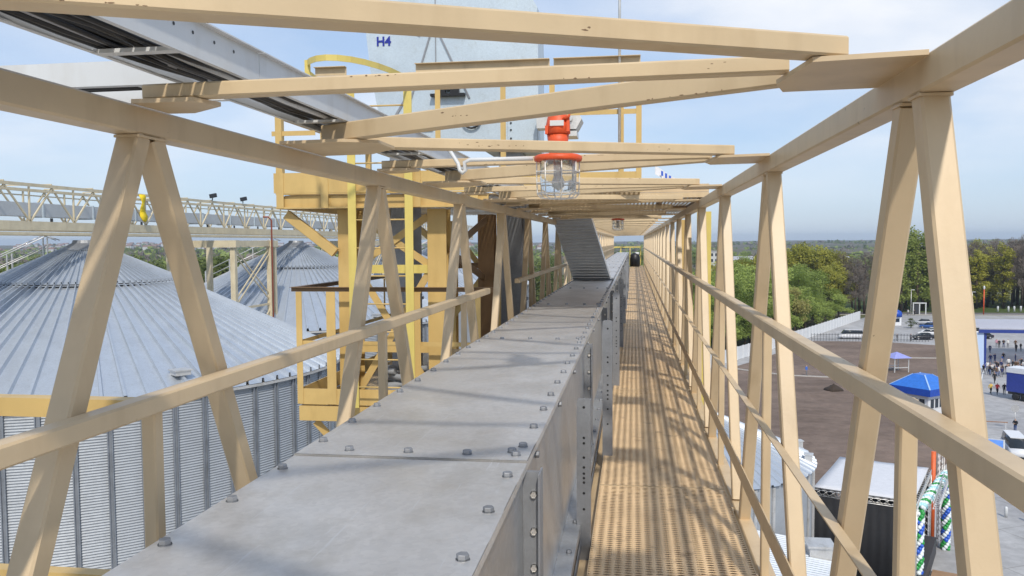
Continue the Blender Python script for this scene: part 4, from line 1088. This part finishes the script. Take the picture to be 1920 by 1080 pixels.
# ------------------------------------------------------------------ stage, balloon arch
BLK = plain('black_drape', (.012, .012, .014), .8); TARP = plain('white_tarpaulin', (.66, .66, .68), .6, var=.05)
st = thing('stage', 'open air stage with a white flat roof and black draped sides', 'stage', (11.6, 55.6, -22), R(-23.5))
SW, SD, SH = 5.9, 8.8, 6.0
b = MB(); nx = 10
vs = []
for i in range(nx + 1):
    for j in range(nx + 1):
        u, v = i / nx, j / nx; vs.append((u * SW, v * SD, SH + .10 * math.sin(u * math.pi) * math.sin(v * math.pi) + .02 * math.sin(u * 31 + v * 7)))
b._add(vs, [(i * (nx + 1) + j, (i + 1) * (nx + 1) + j, (i + 1) * (nx + 1) + j + 1, i * (nx + 1) + j + 1) for i in range(nx) for j in range(nx)], True)
o = b.build('roof', TARP, st, local=True); o.modifiers.new('t', 'SOLIDIFY').thickness = .03
def truss(b, p, q, s=.36, r=.028):
    p, q = Vector(p), Vector(q); d = (q - p); L = d.length; d.normalize(); up = Vector((0, 0, 1)) if abs(d.z) < .9 else Vector((1, 0, 0)); x = d.cross(up).normalized(); u = x.cross(d)
    cs = [(x * i + u * j) * s / 2 for i, j in ((-1, -1), (1, -1), (1, 1), (-1, 1))]
    for c in cs: b.tube([p + c, q + c], r, 5)
    n = max(2, int(L / .45))
    for k_ in range(n):
        for f in range(4):
            a = p + d * (L * k_ / n) + cs[f]; c = p + d * (L * (k_ + 1) / n) + cs[(f + 1) % 4]; b.tube([a, c], r * .6, 4)
    return b
for p, q in (((0, 0, SH - .3), (SW, 0, SH - .3)), ((SW, 0, SH - .3), (SW, SD, SH - .3)), ((0, SD, SH - .3), (SW, SD, SH - .3)), ((SW + 1.2, .4, SH - .25), (SW + 1.2, SD - .5, SH - .25))): truss(MB(), p, q).build('roof_truss', GALV, st, local=True)
for x, y in ((0, 0), (SW, 0), (SW, SD), (0, SD)): truss(MB(), (x, y, 0), (x, y, SH - .55)).build('tower_truss', GALV, st, local=True)
def drape(p, q):
    b = MB(); vs = []; n = 60
    for i in range(n + 1):
        u = i / n; x = lerp(p[0], q[0], u); y = lerp(p[1], q[1], u); w = .018 * math.sin(u * 70); nx_, ny_ = -(q[1] - p[1]), q[0] - p[0]; l = math.hypot(nx_, ny_)
        for z in (0, SH - .52): vs.append((x + nx_ / l * w, y + ny_ / l * w, z))
    b._add(vs, [(2 * i, 2 * i + 2, 2 * i + 3, 2 * i + 1) for i in range(n)], True); o = b.build('drape', BLK, st, local=True); o.modifiers.new('t', 'SOLIDIFY').thickness = .02
drape((.0, -.25), (SW, -.25)); drape((-.25, 0), (-.25, SD)); drape((0, SD + .25), (SW, SD + .25))
MB().box(.2, SW + .6, .2, SD - .2, .05, 1.2).build('platform', plain('stage_boards', (.05, .05, .055), .6), st, local=True)
MB().box(SW + .7, SW + 2.6, 1.0, 5.0, .05, .16).build('step', plain('plywood', (.36, .22, .12), .6), st, local=True)
WB = plain('white_balloon', (.78, .84, .86), .3, bmp=0); BB = plain('blue_balloon', (.03, .12, .58), .3, bmp=0); GB = plain('green_balloon', (.03, .33, .07), .3, bmp=0); LBB = plain('pale_balloon', (.45, .75, .80), .3, bmp=0)
ar = thing('balloon_arch', 'garland arch of white, blue and green balloons at the open side of the stage', 'balloon arch', (19.7, 58, -22))
def ball(b, c, r): b.lathe(c, [(0, -r), (r * .6, -r * .8), (r * .95, -r * .3), (r * .95, r * .3), (r * .6, r * .8), (0, r)], 8)
def garland(p, q, light):
    p, q = Vector(p), Vector(q); d = q - p; L = d.length; d.normalize(); x = d.orthogonal().normalized(); y = d.cross(x); b = MB(); n = int(L / .17)
    for i in range(n):
        for k_ in range(4):
            a = i * .55 + k_ * math.pi / 2
            b.mat((0, 2 if light else 1, 0, 3 if light else 1)[k_] if i % 9 > 3 or light else (0, 2, 0, 2)[k_])
            c = p + d * (i + .5) * .17 + (x * math.cos(a) + y * math.sin(a)) * .21; ball(b, c, random.uniform(.13, .17))
    return b
A0, A1 = (17.6, 54.1), (21.95, 61.9)
garland((A0[0], A0[1], -22), (A0[0], A0[1], -16.9), False).build('leg', [WB, BB, GB, LBB], ar)
garland((A1[0], A1[1], -22), (A1[0], A1[1], -16.9), False).build('leg', [WB, BB, GB, LBB], ar)
garland((A0[0], A0[1], -16.75), (A1[0], A1[1], -16.5), True).build('top_garland', [WB, BB, GB, LBB], ar)
b = MB(); b.tube([(21.2, 62.4, -22), (21.2, 62.4, -15.1)], .16, 10); tag(b.build('orange_pole', plain('orange_paint', (.72, .13, .03), .5)), 'thick orange pole standing behind the balloon arch', 'pole')
b = MB(); truss(b, (21.75, 62.5, -22), (21.75, 62.5, -15.2), .3); tag(b.build('truss_mast', GALV), 'short silver truss mast beside the orange pole', 'mast')
MB().beam((20.2, 54.5, -21.6), (23.8, 52.4, -21.8), 1.6, .12).build('wooden_ramp', plain('ramp_boards', (.36, .22, .12), .6)); tag(bpy.data.objects['wooden_ramp'], 'brown wooden ramp leading away from the balloon arch', 'ramp')

# ------------------------------------------------------------------ vehicles
TYRE = plain('tyre', (.02, .02, .022), .8); RIM = plain('rim', (.5, .5, .52), .35, .7); CARG = plain('car_glass', (.02, .025, .03), .08, bmp=0); LAMP = plain('head_lamp', (.75, .75, .72), .2, bmp=0); REDL = plain('tail_lamp', (.5, .02, .02), .3, bmp=0)
def carpaint(n, c): 
    m = plain(n, c, .25, var=.02, bmp=0); return m
CW, CS, CK, CBL = carpaint('white_car_paint', (.72, .72, .73)), carpaint('silver_car_paint', (.42, .43, .45)), carpaint('black_car_paint', (.02, .02, .024)), carpaint('blue_car_paint', (.03, .09, .28))
def loft(b, secs):
    n = len(secs[0]); vs = [p for s in secs for p in s]
    fs = [(i * n + k_, i * n + (k_ + 1) % n, (i + 1) * n + (k_ + 1) % n, (i + 1) * n + k_) for i in range(len(secs) - 1) for k_ in range(n)]
    fs += [tuple(range(n))[::-1], tuple(range((len(secs) - 1) * n, len(secs) * n))]; return b._add(vs, fs, True)
def make_car(name, label, cat, kind, mat, loc, rz):
    t = thing(name, label, cat, loc, rz)
    if kind == 'car': L, W, st_ = 4.4, 1.78, [(-2.2, .45, .78, .80), (-2.05, .30, .92, .90), (-1.2, .25, .96, 1), (0, .22, .94, 1), (1.1, .25, .90, 1), (1.9, .30, .78, .92), (2.2, .40, .66, .78)]
    else: L, W, st_ = 5.2, 1.95, [(-2.6, .45, 1.1, .95), (-2.5, .32, 1.15, 1), (-1, .28, 1.15, 1), (1, .28, 1.15, 1), (1.9, .3, 1.1, 1), (2.4, .34, .98, .94), (2.6, .42, .82, .85)]
    b = MB()
    loft(b, [[(-W / 2 * f, x, z0), (W / 2 * f, x, z0), (W / 2 * f, x, z0 + (z1 - z0) * .6), (W / 2 * f * .94, x, z1), (-W / 2 * f * .94, x, z1), (-W / 2 * f, x, z0 + (z1 - z0) * .6)] for x, z0, z1, f in st_])
    b.build('body', mat, t, local=True)
    g = [(-1.75, .93), (-1.25, 1.42), (.25, 1.46), (1.05, .92)] if kind == 'car' else [(-2.5, 1.14), (-2.35, 1.95), (1.2, 2.0), (1.95, 1.1)]
    zb = .9 if kind == 'car' else 1.1; b = MB()
    loft(b, [[(-W * .45, g[0][0], zb), (W * .45, g[0][0], zb), (W * .45, g[0][0] + .02, zb + .03), (-W * .45, g[0][0] + .02, zb + .03)], [(-W * .46, g[1][0], zb), (W * .46, g[1][0], zb), (W * .38, g[1][0], g[1][1]), (-W * .38, g[1][0], g[1][1])], [(-W * .46, g[2][0], zb), (W * .46, g[2][0], zb), (W * .38, g[2][0], g[2][1]), (-W * .38, g[2][0], g[2][1])], [(-W * .44, g[3][0], zb), (W * .44, g[3][0], zb), (W * .44, g[3][0] - .02, zb + .02), (-W * .44, g[3][0] - .02, zb + .02)]])
    b.build('window', CARG, t, local=True)
    MB().box(-W * .375, W * .375, g[1][0] - .02, g[2][0] + .03, g[1][1] - .01, g[2][1] + .035).build('roof', mat, t, local=True)
    for x in (-W * .44, W * .44):
        for y in (-1.35 if kind == 'car' else -1.6, 1.35 if kind == 'car' else 1.65):
            b = MB(); b.lathe((x, y, .32), [(.20, -.10), (.30, -.10), (.32, -.06), (.32, .06), (.30, .10), (.20, .10)], 16, True, 'x'); wh = b.build('wheel', TYRE, t, local=True)
            MB().lathe((x, y, .32), [(.195, -.105), (.195, .105)], 12, False, 'x').build('rim', RIM, wh, local=True)
        MB().box(x * .82 - .16, x * .82 + .16, L / 2 - .18, L / 2 - .05, .58, .70).build('headlight', LAMP, t, local=True)
        MB().box(x * .85 - .14, x * .85 + .14, -L / 2 - .01, -L / 2 + .08, .70, .84).build('tail_light', REDL, t, local=True)
    return t
make_car('parked_car', 'black parked car at the edge of the yard by the soil field', 'car', 'car', CK, (63.2, 194, -22), R(96))
make_car('parked_car', 'white parked car just behind the black one', 'car', 'car', CW, (67.0, 202.5, -22), R(70))
make_car('parked_car', 'silver parked car in the row behind the white car', 'car', 'car', CS, (71.2, 210, -22), R(72))
make_car('parked_car', 'dark blue parked car at the back of the parked row', 'car', 'car', CBL, (72.5, 219, -22), R(74))
make_car('parked_car', 'second white parked car, in the middle of the parked row', 'car', 'car', CW, (69.0, 206.5, -22), R(74))
make_car('parked_car', 'pale parked car farthest back, near the guard booth', 'car', 'car', CS, (74.5, 229, -22), R(80))
make_car('delivery_van', 'white van parked close to the white fence', 'van', 'van', CW, (48.0, 194.5, -22), R(92))
make_car('delivery_van', 'white van parked beside the pavilion', 'van', 'van', CW, (75.5, 203, -22), R(85))
make_car('parked_car', 'black car standing beside the pavilion side wall', 'car', 'car', CK, (76.5, 197, -22), R(90))
make_car('delivery_van', 'white van standing in the yard, nearest the stage', 'van', 'van', CW, (38.6, 90.5, -22), R(168))
bd = thing('display_board', 'blue display board in a white frame lying propped in the yard near the silver van', 'board', (35.8, 89.5, -22), R(-22))
MB().beam((-1.2, -1.0, .75), (-1.2, 1.4, 1.5), .14, .10).beam((1.2, -1.0, .75), (1.2, 1.4, 1.5), .14, .10).beam((-1.13, 1.38, 1.5), (1.13, 1.38, 1.5), .14, .10).beam((-1.13, -.95, .76), (1.13, -.95, .76), .14, .10).build('frame', WHITEP, bd, local=True)
b = MB(); b.beam((0, -.9, .76), (0, 1.32, 1.46), 2.24, .04); b.build('panel', plain('sky_blue_panel', (.12, .28, .72), .5), bd, local=True)
MB().box(-1.2, -1.1, 1.2, 1.3, 0, 1.4).box(1.1, 1.2, 1.2, 1.3, 0, 1.4).box(-1.2, -1.1, -.9, -.8, 0, .7).box(1.1, 1.2, -.9, -.8, 0, .7).build('leg', WHITEP, bd, local=True)
# exhibition truck
tk = thing('truck', 'truck with a blue side and white roof parked before the pavilion', 'truck', (54.6, 119.5, -22), R(-52))
MB().box(-4.6, 4.6, -1.25, 1.25, 1.15, 3.75).build('cargo_box', plain('truck_blue', (.035, .06, .30), .35, bmp=0), tk, local=True)
MB().box(-4.65, 4.65, -1.3, 1.3, 3.754, 4.45).build('roof', WALLW, tk, local=True)
MB().box(-4.5, 4.5, -1.0, 1.0, .75, 1.146).build('chassis', DARK, tk, local=True)
MB().box(4.75, 6.6, -1.2, 1.2, .7, 3.0).build('cab', CW, tk, local=True)
MB().box(6.601, 6.64, -1.0, 1.0, 1.7, 2.7).build('windscreen', CARG, tk, local=True)
for x in (-3.4, -2.2, 5.4):
    for y in (-1.0, 1.0): MB().lathe((x, y, .5), [(.25, -.17), (.47, -.17), (.5, -.1), (.5, .1), (.47, .17), (.25, .17)], 16, True, 'y').build('wheel', TYRE, tk, local=True)

# ------------------------------------------------------------------ people
SKIN = plain('skin', (.52, .32, .23), .6, bmp=0); HAIR = plain('hair', (.03, .02, .015), .7, bmp=0); SHOE = plain('shoe', (.03, .03, .03), .6, bmp=0)
def cloth(n, c): return plain(n, c, .85, var=.1, bmp=0)
CLO = dict(black=cloth('black_cloth', (.015, .015, .018)), navy=cloth('navy_cloth', (.02, .03, .11)), white=cloth('white_shirt', (.72, .72, .70)), grey=cloth('grey_cloth', (.2, .2, .22)), red=cloth('red_cloth', (.62, .05, .05)), yellow=cloth('yellow_shirt', (.72, .50, .12)), pink=cloth('pink_cloth', (.62, .30, .36)), denim=cloth('denim', (.07, .11, .24)), brown=cloth('brown_cloth', (.12, .07, .04)), blue=cloth('blue_jacket', (.05, .16, .55)))
def person_mesh(pose, nm):
    P_ = dict(stand=dict(kn=((.10, .03, .5), (-.10, .02, .5)), an=((.11, -.01, .09), (-.11, .0, .09)), el=((.27, -.03, 1.13), (-.27, -.03, 1.13)), ha=((.28, .07, .87), (-.28, .07, .87))),
              walk=dict(kn=((.10, .20, .52), (-.10, -.06, .50)), an=((.10, .26, .10), (-.10, -.36, .16)), el=((.26, -.16, 1.14), (-.26, .10, 1.13)), ha=((.25, -.12, .90), (-.25, .30, .98))),
              photo=dict(kn=((.12, .03, .5), (-.12, .02, .5)), an=((.15, -.02, .09), (-.15, .0, .09)), el=((.30, .10, 1.16), (-.30, .10, 1.16)), ha=((.10, .32, 1.42), (-.10, .32, 1.42))),
              fold=dict(kn=((.10, .02, .5), (-.11, .06, .5)), an=((.10, -.02, .09), (-.13, .04, .09)), el=((.30, .02, 1.14), (-.30, .02, 1.14)), ha=((-.02, .20, 1.14), (.02, .21, 1.10))))[pose]
    V = [((0, 0, .93), .15), ((0, 0, 1.14), .135), ((0, 0, 1.34), .155), ((0, .0, 1.475), .06), ((0, .02, 1.57), .085), ((0, .015, 1.67), .082)]
    Ed = [(0, 1), (1, 2), (2, 3), (3, 4), (4, 5)]
    for s, i in ((1, 0), (-1, 1)):
        o = len(V)
        V += [((s * .19, -.01, 1.39), .07), (P_['el'][i], .048), (P_['ha'][i], .036), (tuple(a + (a - c) * .28 for a, c in zip(P_['ha'][i], P_['el'][i])), .03)]
        Ed += [(2, o), (o, o + 1), (o + 1, o + 2), (o + 2, o + 3)]
        o = len(V)
        V += [((s * .095, 0, .86), .10), (P_['kn'][i], .066), (P_['an'][i], .045), ((P_['an'][i][0], P_['an'][i][1] + .17, max(.035, P_['an'][i][2] - .055)), .036)]
        Ed += [(0, o), (o, o + 1), (o + 1, o + 2), (o + 2, o + 3)]
    me = bpy.data.meshes.new(nm); me.from_pydata([v for v, r in V], Ed, [])
    ob = bpy.data.objects.new(nm, me); col.objects.link(ob)
    ob.modifiers.new('skin', 'SKIN'); sk = me.skin_vertices[0].data
    for i, (v, r) in enumerate(V): sk[i].radius = (r * (1.15 if i in (0, 1, 2) else 1), r * (.78 if i in (0, 1, 2) else 1)); sk[i].use_root = (i == 0)
    ob.modifiers.new('sub', 'SUBSURF').levels = 1
    dg = bpy.context.evaluated_depsgraph_get(); dg.update(); m2 = bpy.data.meshes.new_from_object(ob.evaluated_get(dg)); bpy.data.objects.remove(ob)
    hands = [Vector(P_['ha'][i]) for i in (0, 1)]
    m2.materials.clear()
    for q in range(5): m2.materials.append(None)
    for p in m2.polygons:
        c = p.center; p.use_smooth = True
        near = min((c - h).length for h in hands)
        if c.z > 1.64 or (c.z > 1.52 and c.y < -.02): k_ = 1
        elif c.z > 1.46 or near < .085: k_ = 0
        elif c.z > .90 or abs(c.x) > .21: k_ = 2
        elif c.z > .10: k_ = 3
        else: k_ = 4
        p.material_index = k_
    return m2
PM = {p: person_mesh(p, 'person_' + p) for p in ('stand', 'walk', 'photo', 'fold')}
nz = min(v.co.z for v in PM['stand'].vertices)
def person(x, y, rz, pose, top, bot, label, group=None, h=1.0):
    me = PM[pose].copy()
    for i, m in enumerate((SKIN, HAIR, CLO[top], CLO[bot], SHOE)): me.materials[i] = m
    z = min(v.co.z for v in me.vertices)
    o = bpy.data.objects.new('person', me); o.location = (x, y, -22 - z * h + E + .006); o.rotation_euler.z = rz; o.scale = (h, h, h); col.objects.link(o)
    return tag(o, label, 'person', group)
gp = 'visitors at the pavilion'
PEO = [
 (73.6, 182.3, 2.6, 'stand', 'pink', 'grey', 'person in a pink top standing before the pavilion back wall'), (73.4, 180.6, 3.1, 'stand', 'black', 'black', 'tall person all in black standing before the pavilion back wall'),
 (74.4, 181.0, 2.8, 'fold', 'black', 'navy', 'person in a black jacket with folded arms under the pavilion'), (75.5, 181.7, 3.4, 'stand', 'white', 'grey', 'person in a white shirt and grey trousers under the pavilion'),
 (76.6, 180.9, 3.0, 'walk', 'brown', 'black', 'person in a brown jacket walking under the pavilion'), (68.3, 172.1, 2.5, 'stand', 'navy', 'navy', 'person in navy standing alone in the pavilion shade'),
 (61.6, 158.9, 2.2, 'fold', 'navy', 'black', 'person in a navy jacket with folded arms by the pavilion corner post'), (62.6, 157.4, 3.0, 'stand', 'navy', 'denim', 'person in a navy top and jeans by the pavilion corner'),
 (63.9, 158.8, .4, 'photo', 'navy', 'navy', 'person in navy raising both hands to take a picture'), (64.2, 156.6, 1.3, 'stand', 'blue', 'denim', 'person in a bright blue jacket by the pavilion front'),
 (74.0, 174.4, 2.0, 'stand', 'black', 'black', 'person in black at the back of the dark group by the truck'), (75.2, 175.3, 3.6, 'fold', 'black', 'grey', 'person in black and grey in the dark group by the truck'),
 (74.9, 172.6, 4.0, 'stand', 'black', 'navy', 'person in black and navy at the front of the dark group by the truck'), (55.6, 146.2, 1.0, 'stand', 'black', 'black', 'person in black at the edge of the crowd by the side wall'),
 (56.5, 144.6, 5.3, 'walk', 'black', 'grey', 'person in black jacket and grey trousers walking past the side wall'), (58.1, 145.3, 3.1, 'stand', 'white', 'black', 'person in a white top and black trousers in the crowd'),
 (60.0, 147.8, 2.0, 'fold', 'black', 'denim', 'person in black with folded arms and jeans in the crowd'), (62.3, 152.1, 3.3, 'stand', 'grey', 'black', 'person in a grey top right under the fascia'),
 (59.3, 144.2, .9, 'photo', 'black', 'black', 'person in black holding up a camera in the crowd'), (57.4, 142.0, 2.7, 'stand', 'brown', 'denim', 'person in a brown jacket and jeans in front of the crowd'),
 (60.5, 145.4, 4.2, 'stand', 'white', 'denim', 'person in a white shirt and jeans at the edge of the crowd'), (61.2, 149.6, 3.7, 'walk', 'navy', 'grey', 'person in navy and grey walking towards the pavilion'),
 (54.6, 135.6, 3.14, 'walk', 'black', 'black', 'person in black walking alone towards the stage'), (50.3, 126.1, 3.3, 'walk', 'yellow', 'black', 'person in a yellow top and black trousers walking in the yard'),
 (51.0, 125.7, 3.1, 'walk', 'red', 'black', 'person in a red top walking beside the one in yellow'), (52.0, 125.9, 3.0, 'stand', 'black', 'black', 'person in black standing beside the one in red'),
 (42.9, 100.8, 2.2, 'fold', 'black', 'denim', 'person in a black jacket and blue jeans standing at the round sign'), (79.5, 257.3, 2.2, 'stand', 'white', 'grey', 'person in a white top standing by the entrance gate'),
 (80.9, 256.2, 2.9, 'stand', 'black', 'black', 'person in black standing by the entrance gate'), (55.8, 190.6, 1.2, 'stand', 'black', 'navy', 'person in black and navy standing at the picket fence'),
 (56.8, 190.9, 4.2, 'stand', 'black', 'black', 'person in black standing at the picket fence'), (59.6, 190.6, 2.2, 'stand', 'grey', 'black', 'person in a grey jacket near the black parked car'),
 (27.9, 140.4, 4.0, 'stand', 'blue', 'grey', 'person in a blue jacket standing on the soil field path'), (66.0, 160.5, 2.6, 'stand', 'black', 'denim', 'person in black and jeans inside the pavilion front'),
 (67.2, 158.6, 4.4, 'fold', 'navy', 'navy', 'person in navy with folded arms inside the pavilion front'), (63.0, 146.4, 3.9, 'stand', 'black', 'brown', 'person in black and brown between the crowd and the truck')]
rp_ = random.Random(11)
for i in range(30):
    x = rp_.uniform(57, 74); y = lerp(144, 158, (x - 57) / 17) + rp_.uniform(-3.5, 4.5)
    tp = rp_.choice(('black', 'black', 'navy', 'grey', 'brown', 'white')); bt = rp_.choice(('black', 'denim', 'grey', 'navy')); ps = rp_.choice(('stand', 'fold', 'walk', 'photo'))
    PEO.append((x, y, rp_.uniform(0, 6.28), ps, tp, bt, 'person in a ' + tp + ' top ' + {'stand': 'standing', 'fold': 'with folded arms', 'walk': 'walking', 'photo': 'raising both hands'}[ps] + ' in the crowd before the pavilion'))
for i, (x, y, rz, pose, top, bot, lab) in enumerate(PEO): person(x, y, rz, pose, top, bot, lab, gp if 40 < x < 78 and 140 < y < 184 else None, .97 + .05 * ((i * 7) % 5) / 4)

# ------------------------------------------------------------------ small street furniture
t = thing('round_sign', 'round grey sign on a thin pole near the person in jeans', 'sign', (43.6, 102.6, -22), R(-25))
MB().tube([(0, 0, 0), (0, 0, 2.7)], .05, 8).build('pole', GALV, t, local=True)
MB().lathe((0, -.06, 2.5), [(.42, 0), (.42, -.03)], 20, False, 'y').build('disc', GALV, t, local=True)
t = thing('barrier_bar', 'low brown barrier bar on short posts in the yard', 'barrier', (41.6, 102.8, -22))
MB().beam((-2.2, .3, .85), (1.2, -.3, .85), .08, .10).build('bar', plain('brown_bar', (.30, .16, .09), .6), t, local=True)
for x, y in ((-2.0, .26), (1.0, -.26)): MB().box(x - .04, x + .04, y - .04, y + .04, 0, .8).build('post', WHITEP, t, local=True)
for x, y, l in ((29.2, 69.8, 'white bollard in the yard nearer the balloon arch'), (30.4, 68.9, 'white bollard in the yard farther from the balloon arch')):
    t = thing('bollard', l, 'bollard', (x, y, -22)); MB().lathe((0, 0, 0), [(.13, 0), (.13, .75), (.09, .85), (0, .88)], 12).build('shaft', WHITEP, t, local=True)
for x, y in ((112.4, 270.8), (114.2, 271.2), (116.4, 272), (118.4, 270.9), (121.5, 271.4), (109.5, 271.0)):
    t = thing('marker_post', 'white marker post along the road before the wood', 'post', (x, y, -22), group='white marker posts along the road'); MB().lathe((0, 0, 0), [(.3, 0), (.3, 1.5), (.2, 1.7), (0, 1.75)], 10).build('shaft', WHITEP, t, local=True)
t = thing('orange_mast', 'slender orange mast with a white lamp head before the wood', 'mast', (101.2, 260, -22))
MB().tube([(0, 0, 0), (0, 0, 7.4)], .16, 8).build('pole', ORANGE, t, local=True); MB().lathe((0, 0, 7.4), [(.12, 0), (.28, .2), (.28, .8), (.1, 1.1)], 10).build('lamp_head', WHITEP, t, local=True)
for x, y, hh, l in ((79.4, 254.5, 7.5, 'thin pale street lamp beside the entrance gate'), (124.7, 268, 8, 'thin pale street lamp along the road before the wood'), (98.8, 262, 6.5, 'thin pale street lamp close to the orange mast'), (66.5, 240, 25.5, 'tall thin lattice like pole rising over the olive trees')):
    t = thing('street_lamp', l, 'street lamp', (x, y, -22)); MB().tube([(0, 0, 0), (0, 0, hh)], [.1, .06], 8).build('pole', GALV, t, local=True); MB().box(-.1, .9, -.12, .12, hh, hh + .14).build('lamp_head', WHITEP, t, local=True)
b = MB(); rh = random.Random(2); b.lathe((0, 0, -.1), [(1.3, 0), (1.1, .35), (.6, .75), (0, .95)], 12)
b.v = [(x * rh.uniform(.8, 1.2), y * rh.uniform(.8, 1.2), z * rh.uniform(.85, 1.2)) for x, y, z in b.v]
o = b.build('dirt_heap', plain('dark_dirt', (.05, .035, .025), .95), None, at=(29, 126.7, -22), local=True); tag(o, 'small dark heap of dirt on the bare soil field', 'heap')
sh_ = make_tree('broad', LD, 21, 'small dark bush beside the guard booth', None); sh_.name = 'bush'; plant(sh_, 68.6, 219.5, 2.6, 1.6); sh_['category'] = 'bush'

# ------------------------------------------------------------------ light, sky, camera
TO_SUN = Vector((.28, -.95, 1.0)).normalized()
elev = math.asin(TO_SUN.z); az = math.atan2(TO_SUN.x, TO_SUN.y)
sd = bpy.data.lights.new('sun', 'SUN'); sd.energy = SUN_E; sd.angle = R(SUN_A); sd.color = (1, .94, .84)
so = bpy.data.objects.new('sun', sd); so.rotation_euler = TO_SUN.to_track_quat('Z', 'Y').to_euler(); so.location = (0, -30, 80); col.objects.link(so)
w = bpy.data.worlds.new('World'); scn.world = w; w.use_nodes = True; nt = w.node_tree; nt.nodes.clear()
sky = nt.nodes.new('ShaderNodeTexSky'); sky.sky_type = 'NISHITA'; sky.sun_disc = False; sky.sun_elevation = elev; sky.sun_rotation = az
sky.air_density = 1.0; sky.dust_density = .6; sky.ozone_density = 1.6
bg = nt.nodes.new('ShaderNodeBackground'); bg.inputs[1].default_value = SKY_S
tc_ = nt.nodes.new('ShaderNodeTexCoord'); sx_ = nt.nodes.new('ShaderNodeSeparateXYZ'); nt.links.new(tc_.outputs['Generated'], sx_.inputs[0])
# clouds: project the view direction on a flat cloud layer, so they shrink towards the horizon
def mth(op, a, b_=None):
    k_ = nt.nodes.new('ShaderNodeMath'); k_.operation = op
    for i, q in enumerate((a, b_)):
        if q is None: continue
        if hasattr(q, 'links'): nt.links.new(q, k_.inputs[i])
        else: k_.inputs[i].default_value = q
    return k_.outputs[0]
zc = mth('ADD', mth('MAXIMUM', sx_.outputs[2], 0.0), .22)
cv = nt.nodes.new('ShaderNodeCombineXYZ'); nt.links.new(mth('DIVIDE', sx_.outputs[0], zc), cv.inputs[0]); nt.links.new(mth('DIVIDE', sx_.outputs[1], zc), cv.inputs[1])
mp = nt.nodes.new('ShaderNodeMapping'); mp.inputs['Location'].default_value = CLOUD_OFF; nt.links.new(cv.outputs[0], mp.inputs[0])
n1 = N(nt, 'ShaderNodeTexNoise', Scale=.9, Detail=7, Roughness=.52); nt.links.new(mp.outputs[0], n1.inputs['Vector'])
n2 = N(nt, 'ShaderNodeTexNoise', Scale=.42, Detail=3, Roughness=.5); nt.links.new(mp.outputs[0], n2.inputs['Vector'])
cl = ramp(nt, mth('ADD', mth('MULTIPLY', n1.outputs[0], .55), mth('MULTIPLY', n2.outputs[0], .45)), [(.44, (0, 0, 0)), (.53, (.28, .28, .28)), (.64, (.95, .95, .95))])
veil = mixc(nt, .72, (1, 1, 1), VEIL_C); nt.links.new(sky.outputs[0], veil.node.inputs[6])
hf = nt.nodes.new('ShaderNodeMapRange'); nt.links.new(sx_.outputs[2], hf.inputs[0]); hf.inputs[1].default_value = .03; hf.inputs[2].default_value = .15
mc = mixc(nt, mth('MULTIPLY', cl.outputs[0], hf.outputs[0]), veil, CLOUD_C)
nt.links.new(mc, bg.inputs[0])
wo = nt.nodes.new('ShaderNodeOutputWorld'); nt.links.new(bg.outputs[0], wo.inputs[0])

if HAZE:
    hz = MB(); hz.box(-5800, 5800, -5800, 5800, -25, 40); m = bpy.data.materials.new('haze_air'); m.use_nodes = True; nt = m.node_tree; nt.nodes.clear()
    pvn = nt.nodes.new('ShaderNodeVolumePrincipled'); pvn.inputs['Color'].default_value = (.70, .83, 1.0, 1); pvn.inputs['Density'].default_value = HAZE; pvn.inputs['Anisotropy'].default_value = .2
    oo = nt.nodes.new('ShaderNodeOutputMaterial'); nt.links.new(pvn.outputs[0], oo.inputs['Volume'])
    tag(hz.build('haze', m), kind='stuff')

cd = bpy.data.cameras.new('camera'); cam = bpy.data.objects.new('camera', cd); col.objects.link(cam); scn.camera = cam
cd.sensor_width = 36; cd.lens = 1560 / 1920 * 36; cd.clip_start = .05; cd.clip_end = 20000
Rr, Uu, Ff = Vector((.98942865, .14489672, -.00599092)), Vector((-.00203274, .05516369, .99847526)), Vector((-.14500627, .98790784, -.05487507))
cam.matrix_world = Matrix(((Rr.x, Uu.x, -Ff.x, 0), (Rr.y, Uu.y, -Ff.y, 0), (Rr.z, Uu.z, -Ff.z, E), (0, 0, 0, 1)))
vs_ = scn.view_settings; vs_.view_transform = 'Standard'; vs_.look = 'None'; vs_.exposure = EXPO; vs_.gamma = 1; vs_.use_curve_mapping = False
scn.cycles.max_bounces = 6; scn.cycles.transparent_max_bounces = 16; scn.cycles.volume_bounces = 0
scn.cycles.use_denoising = True
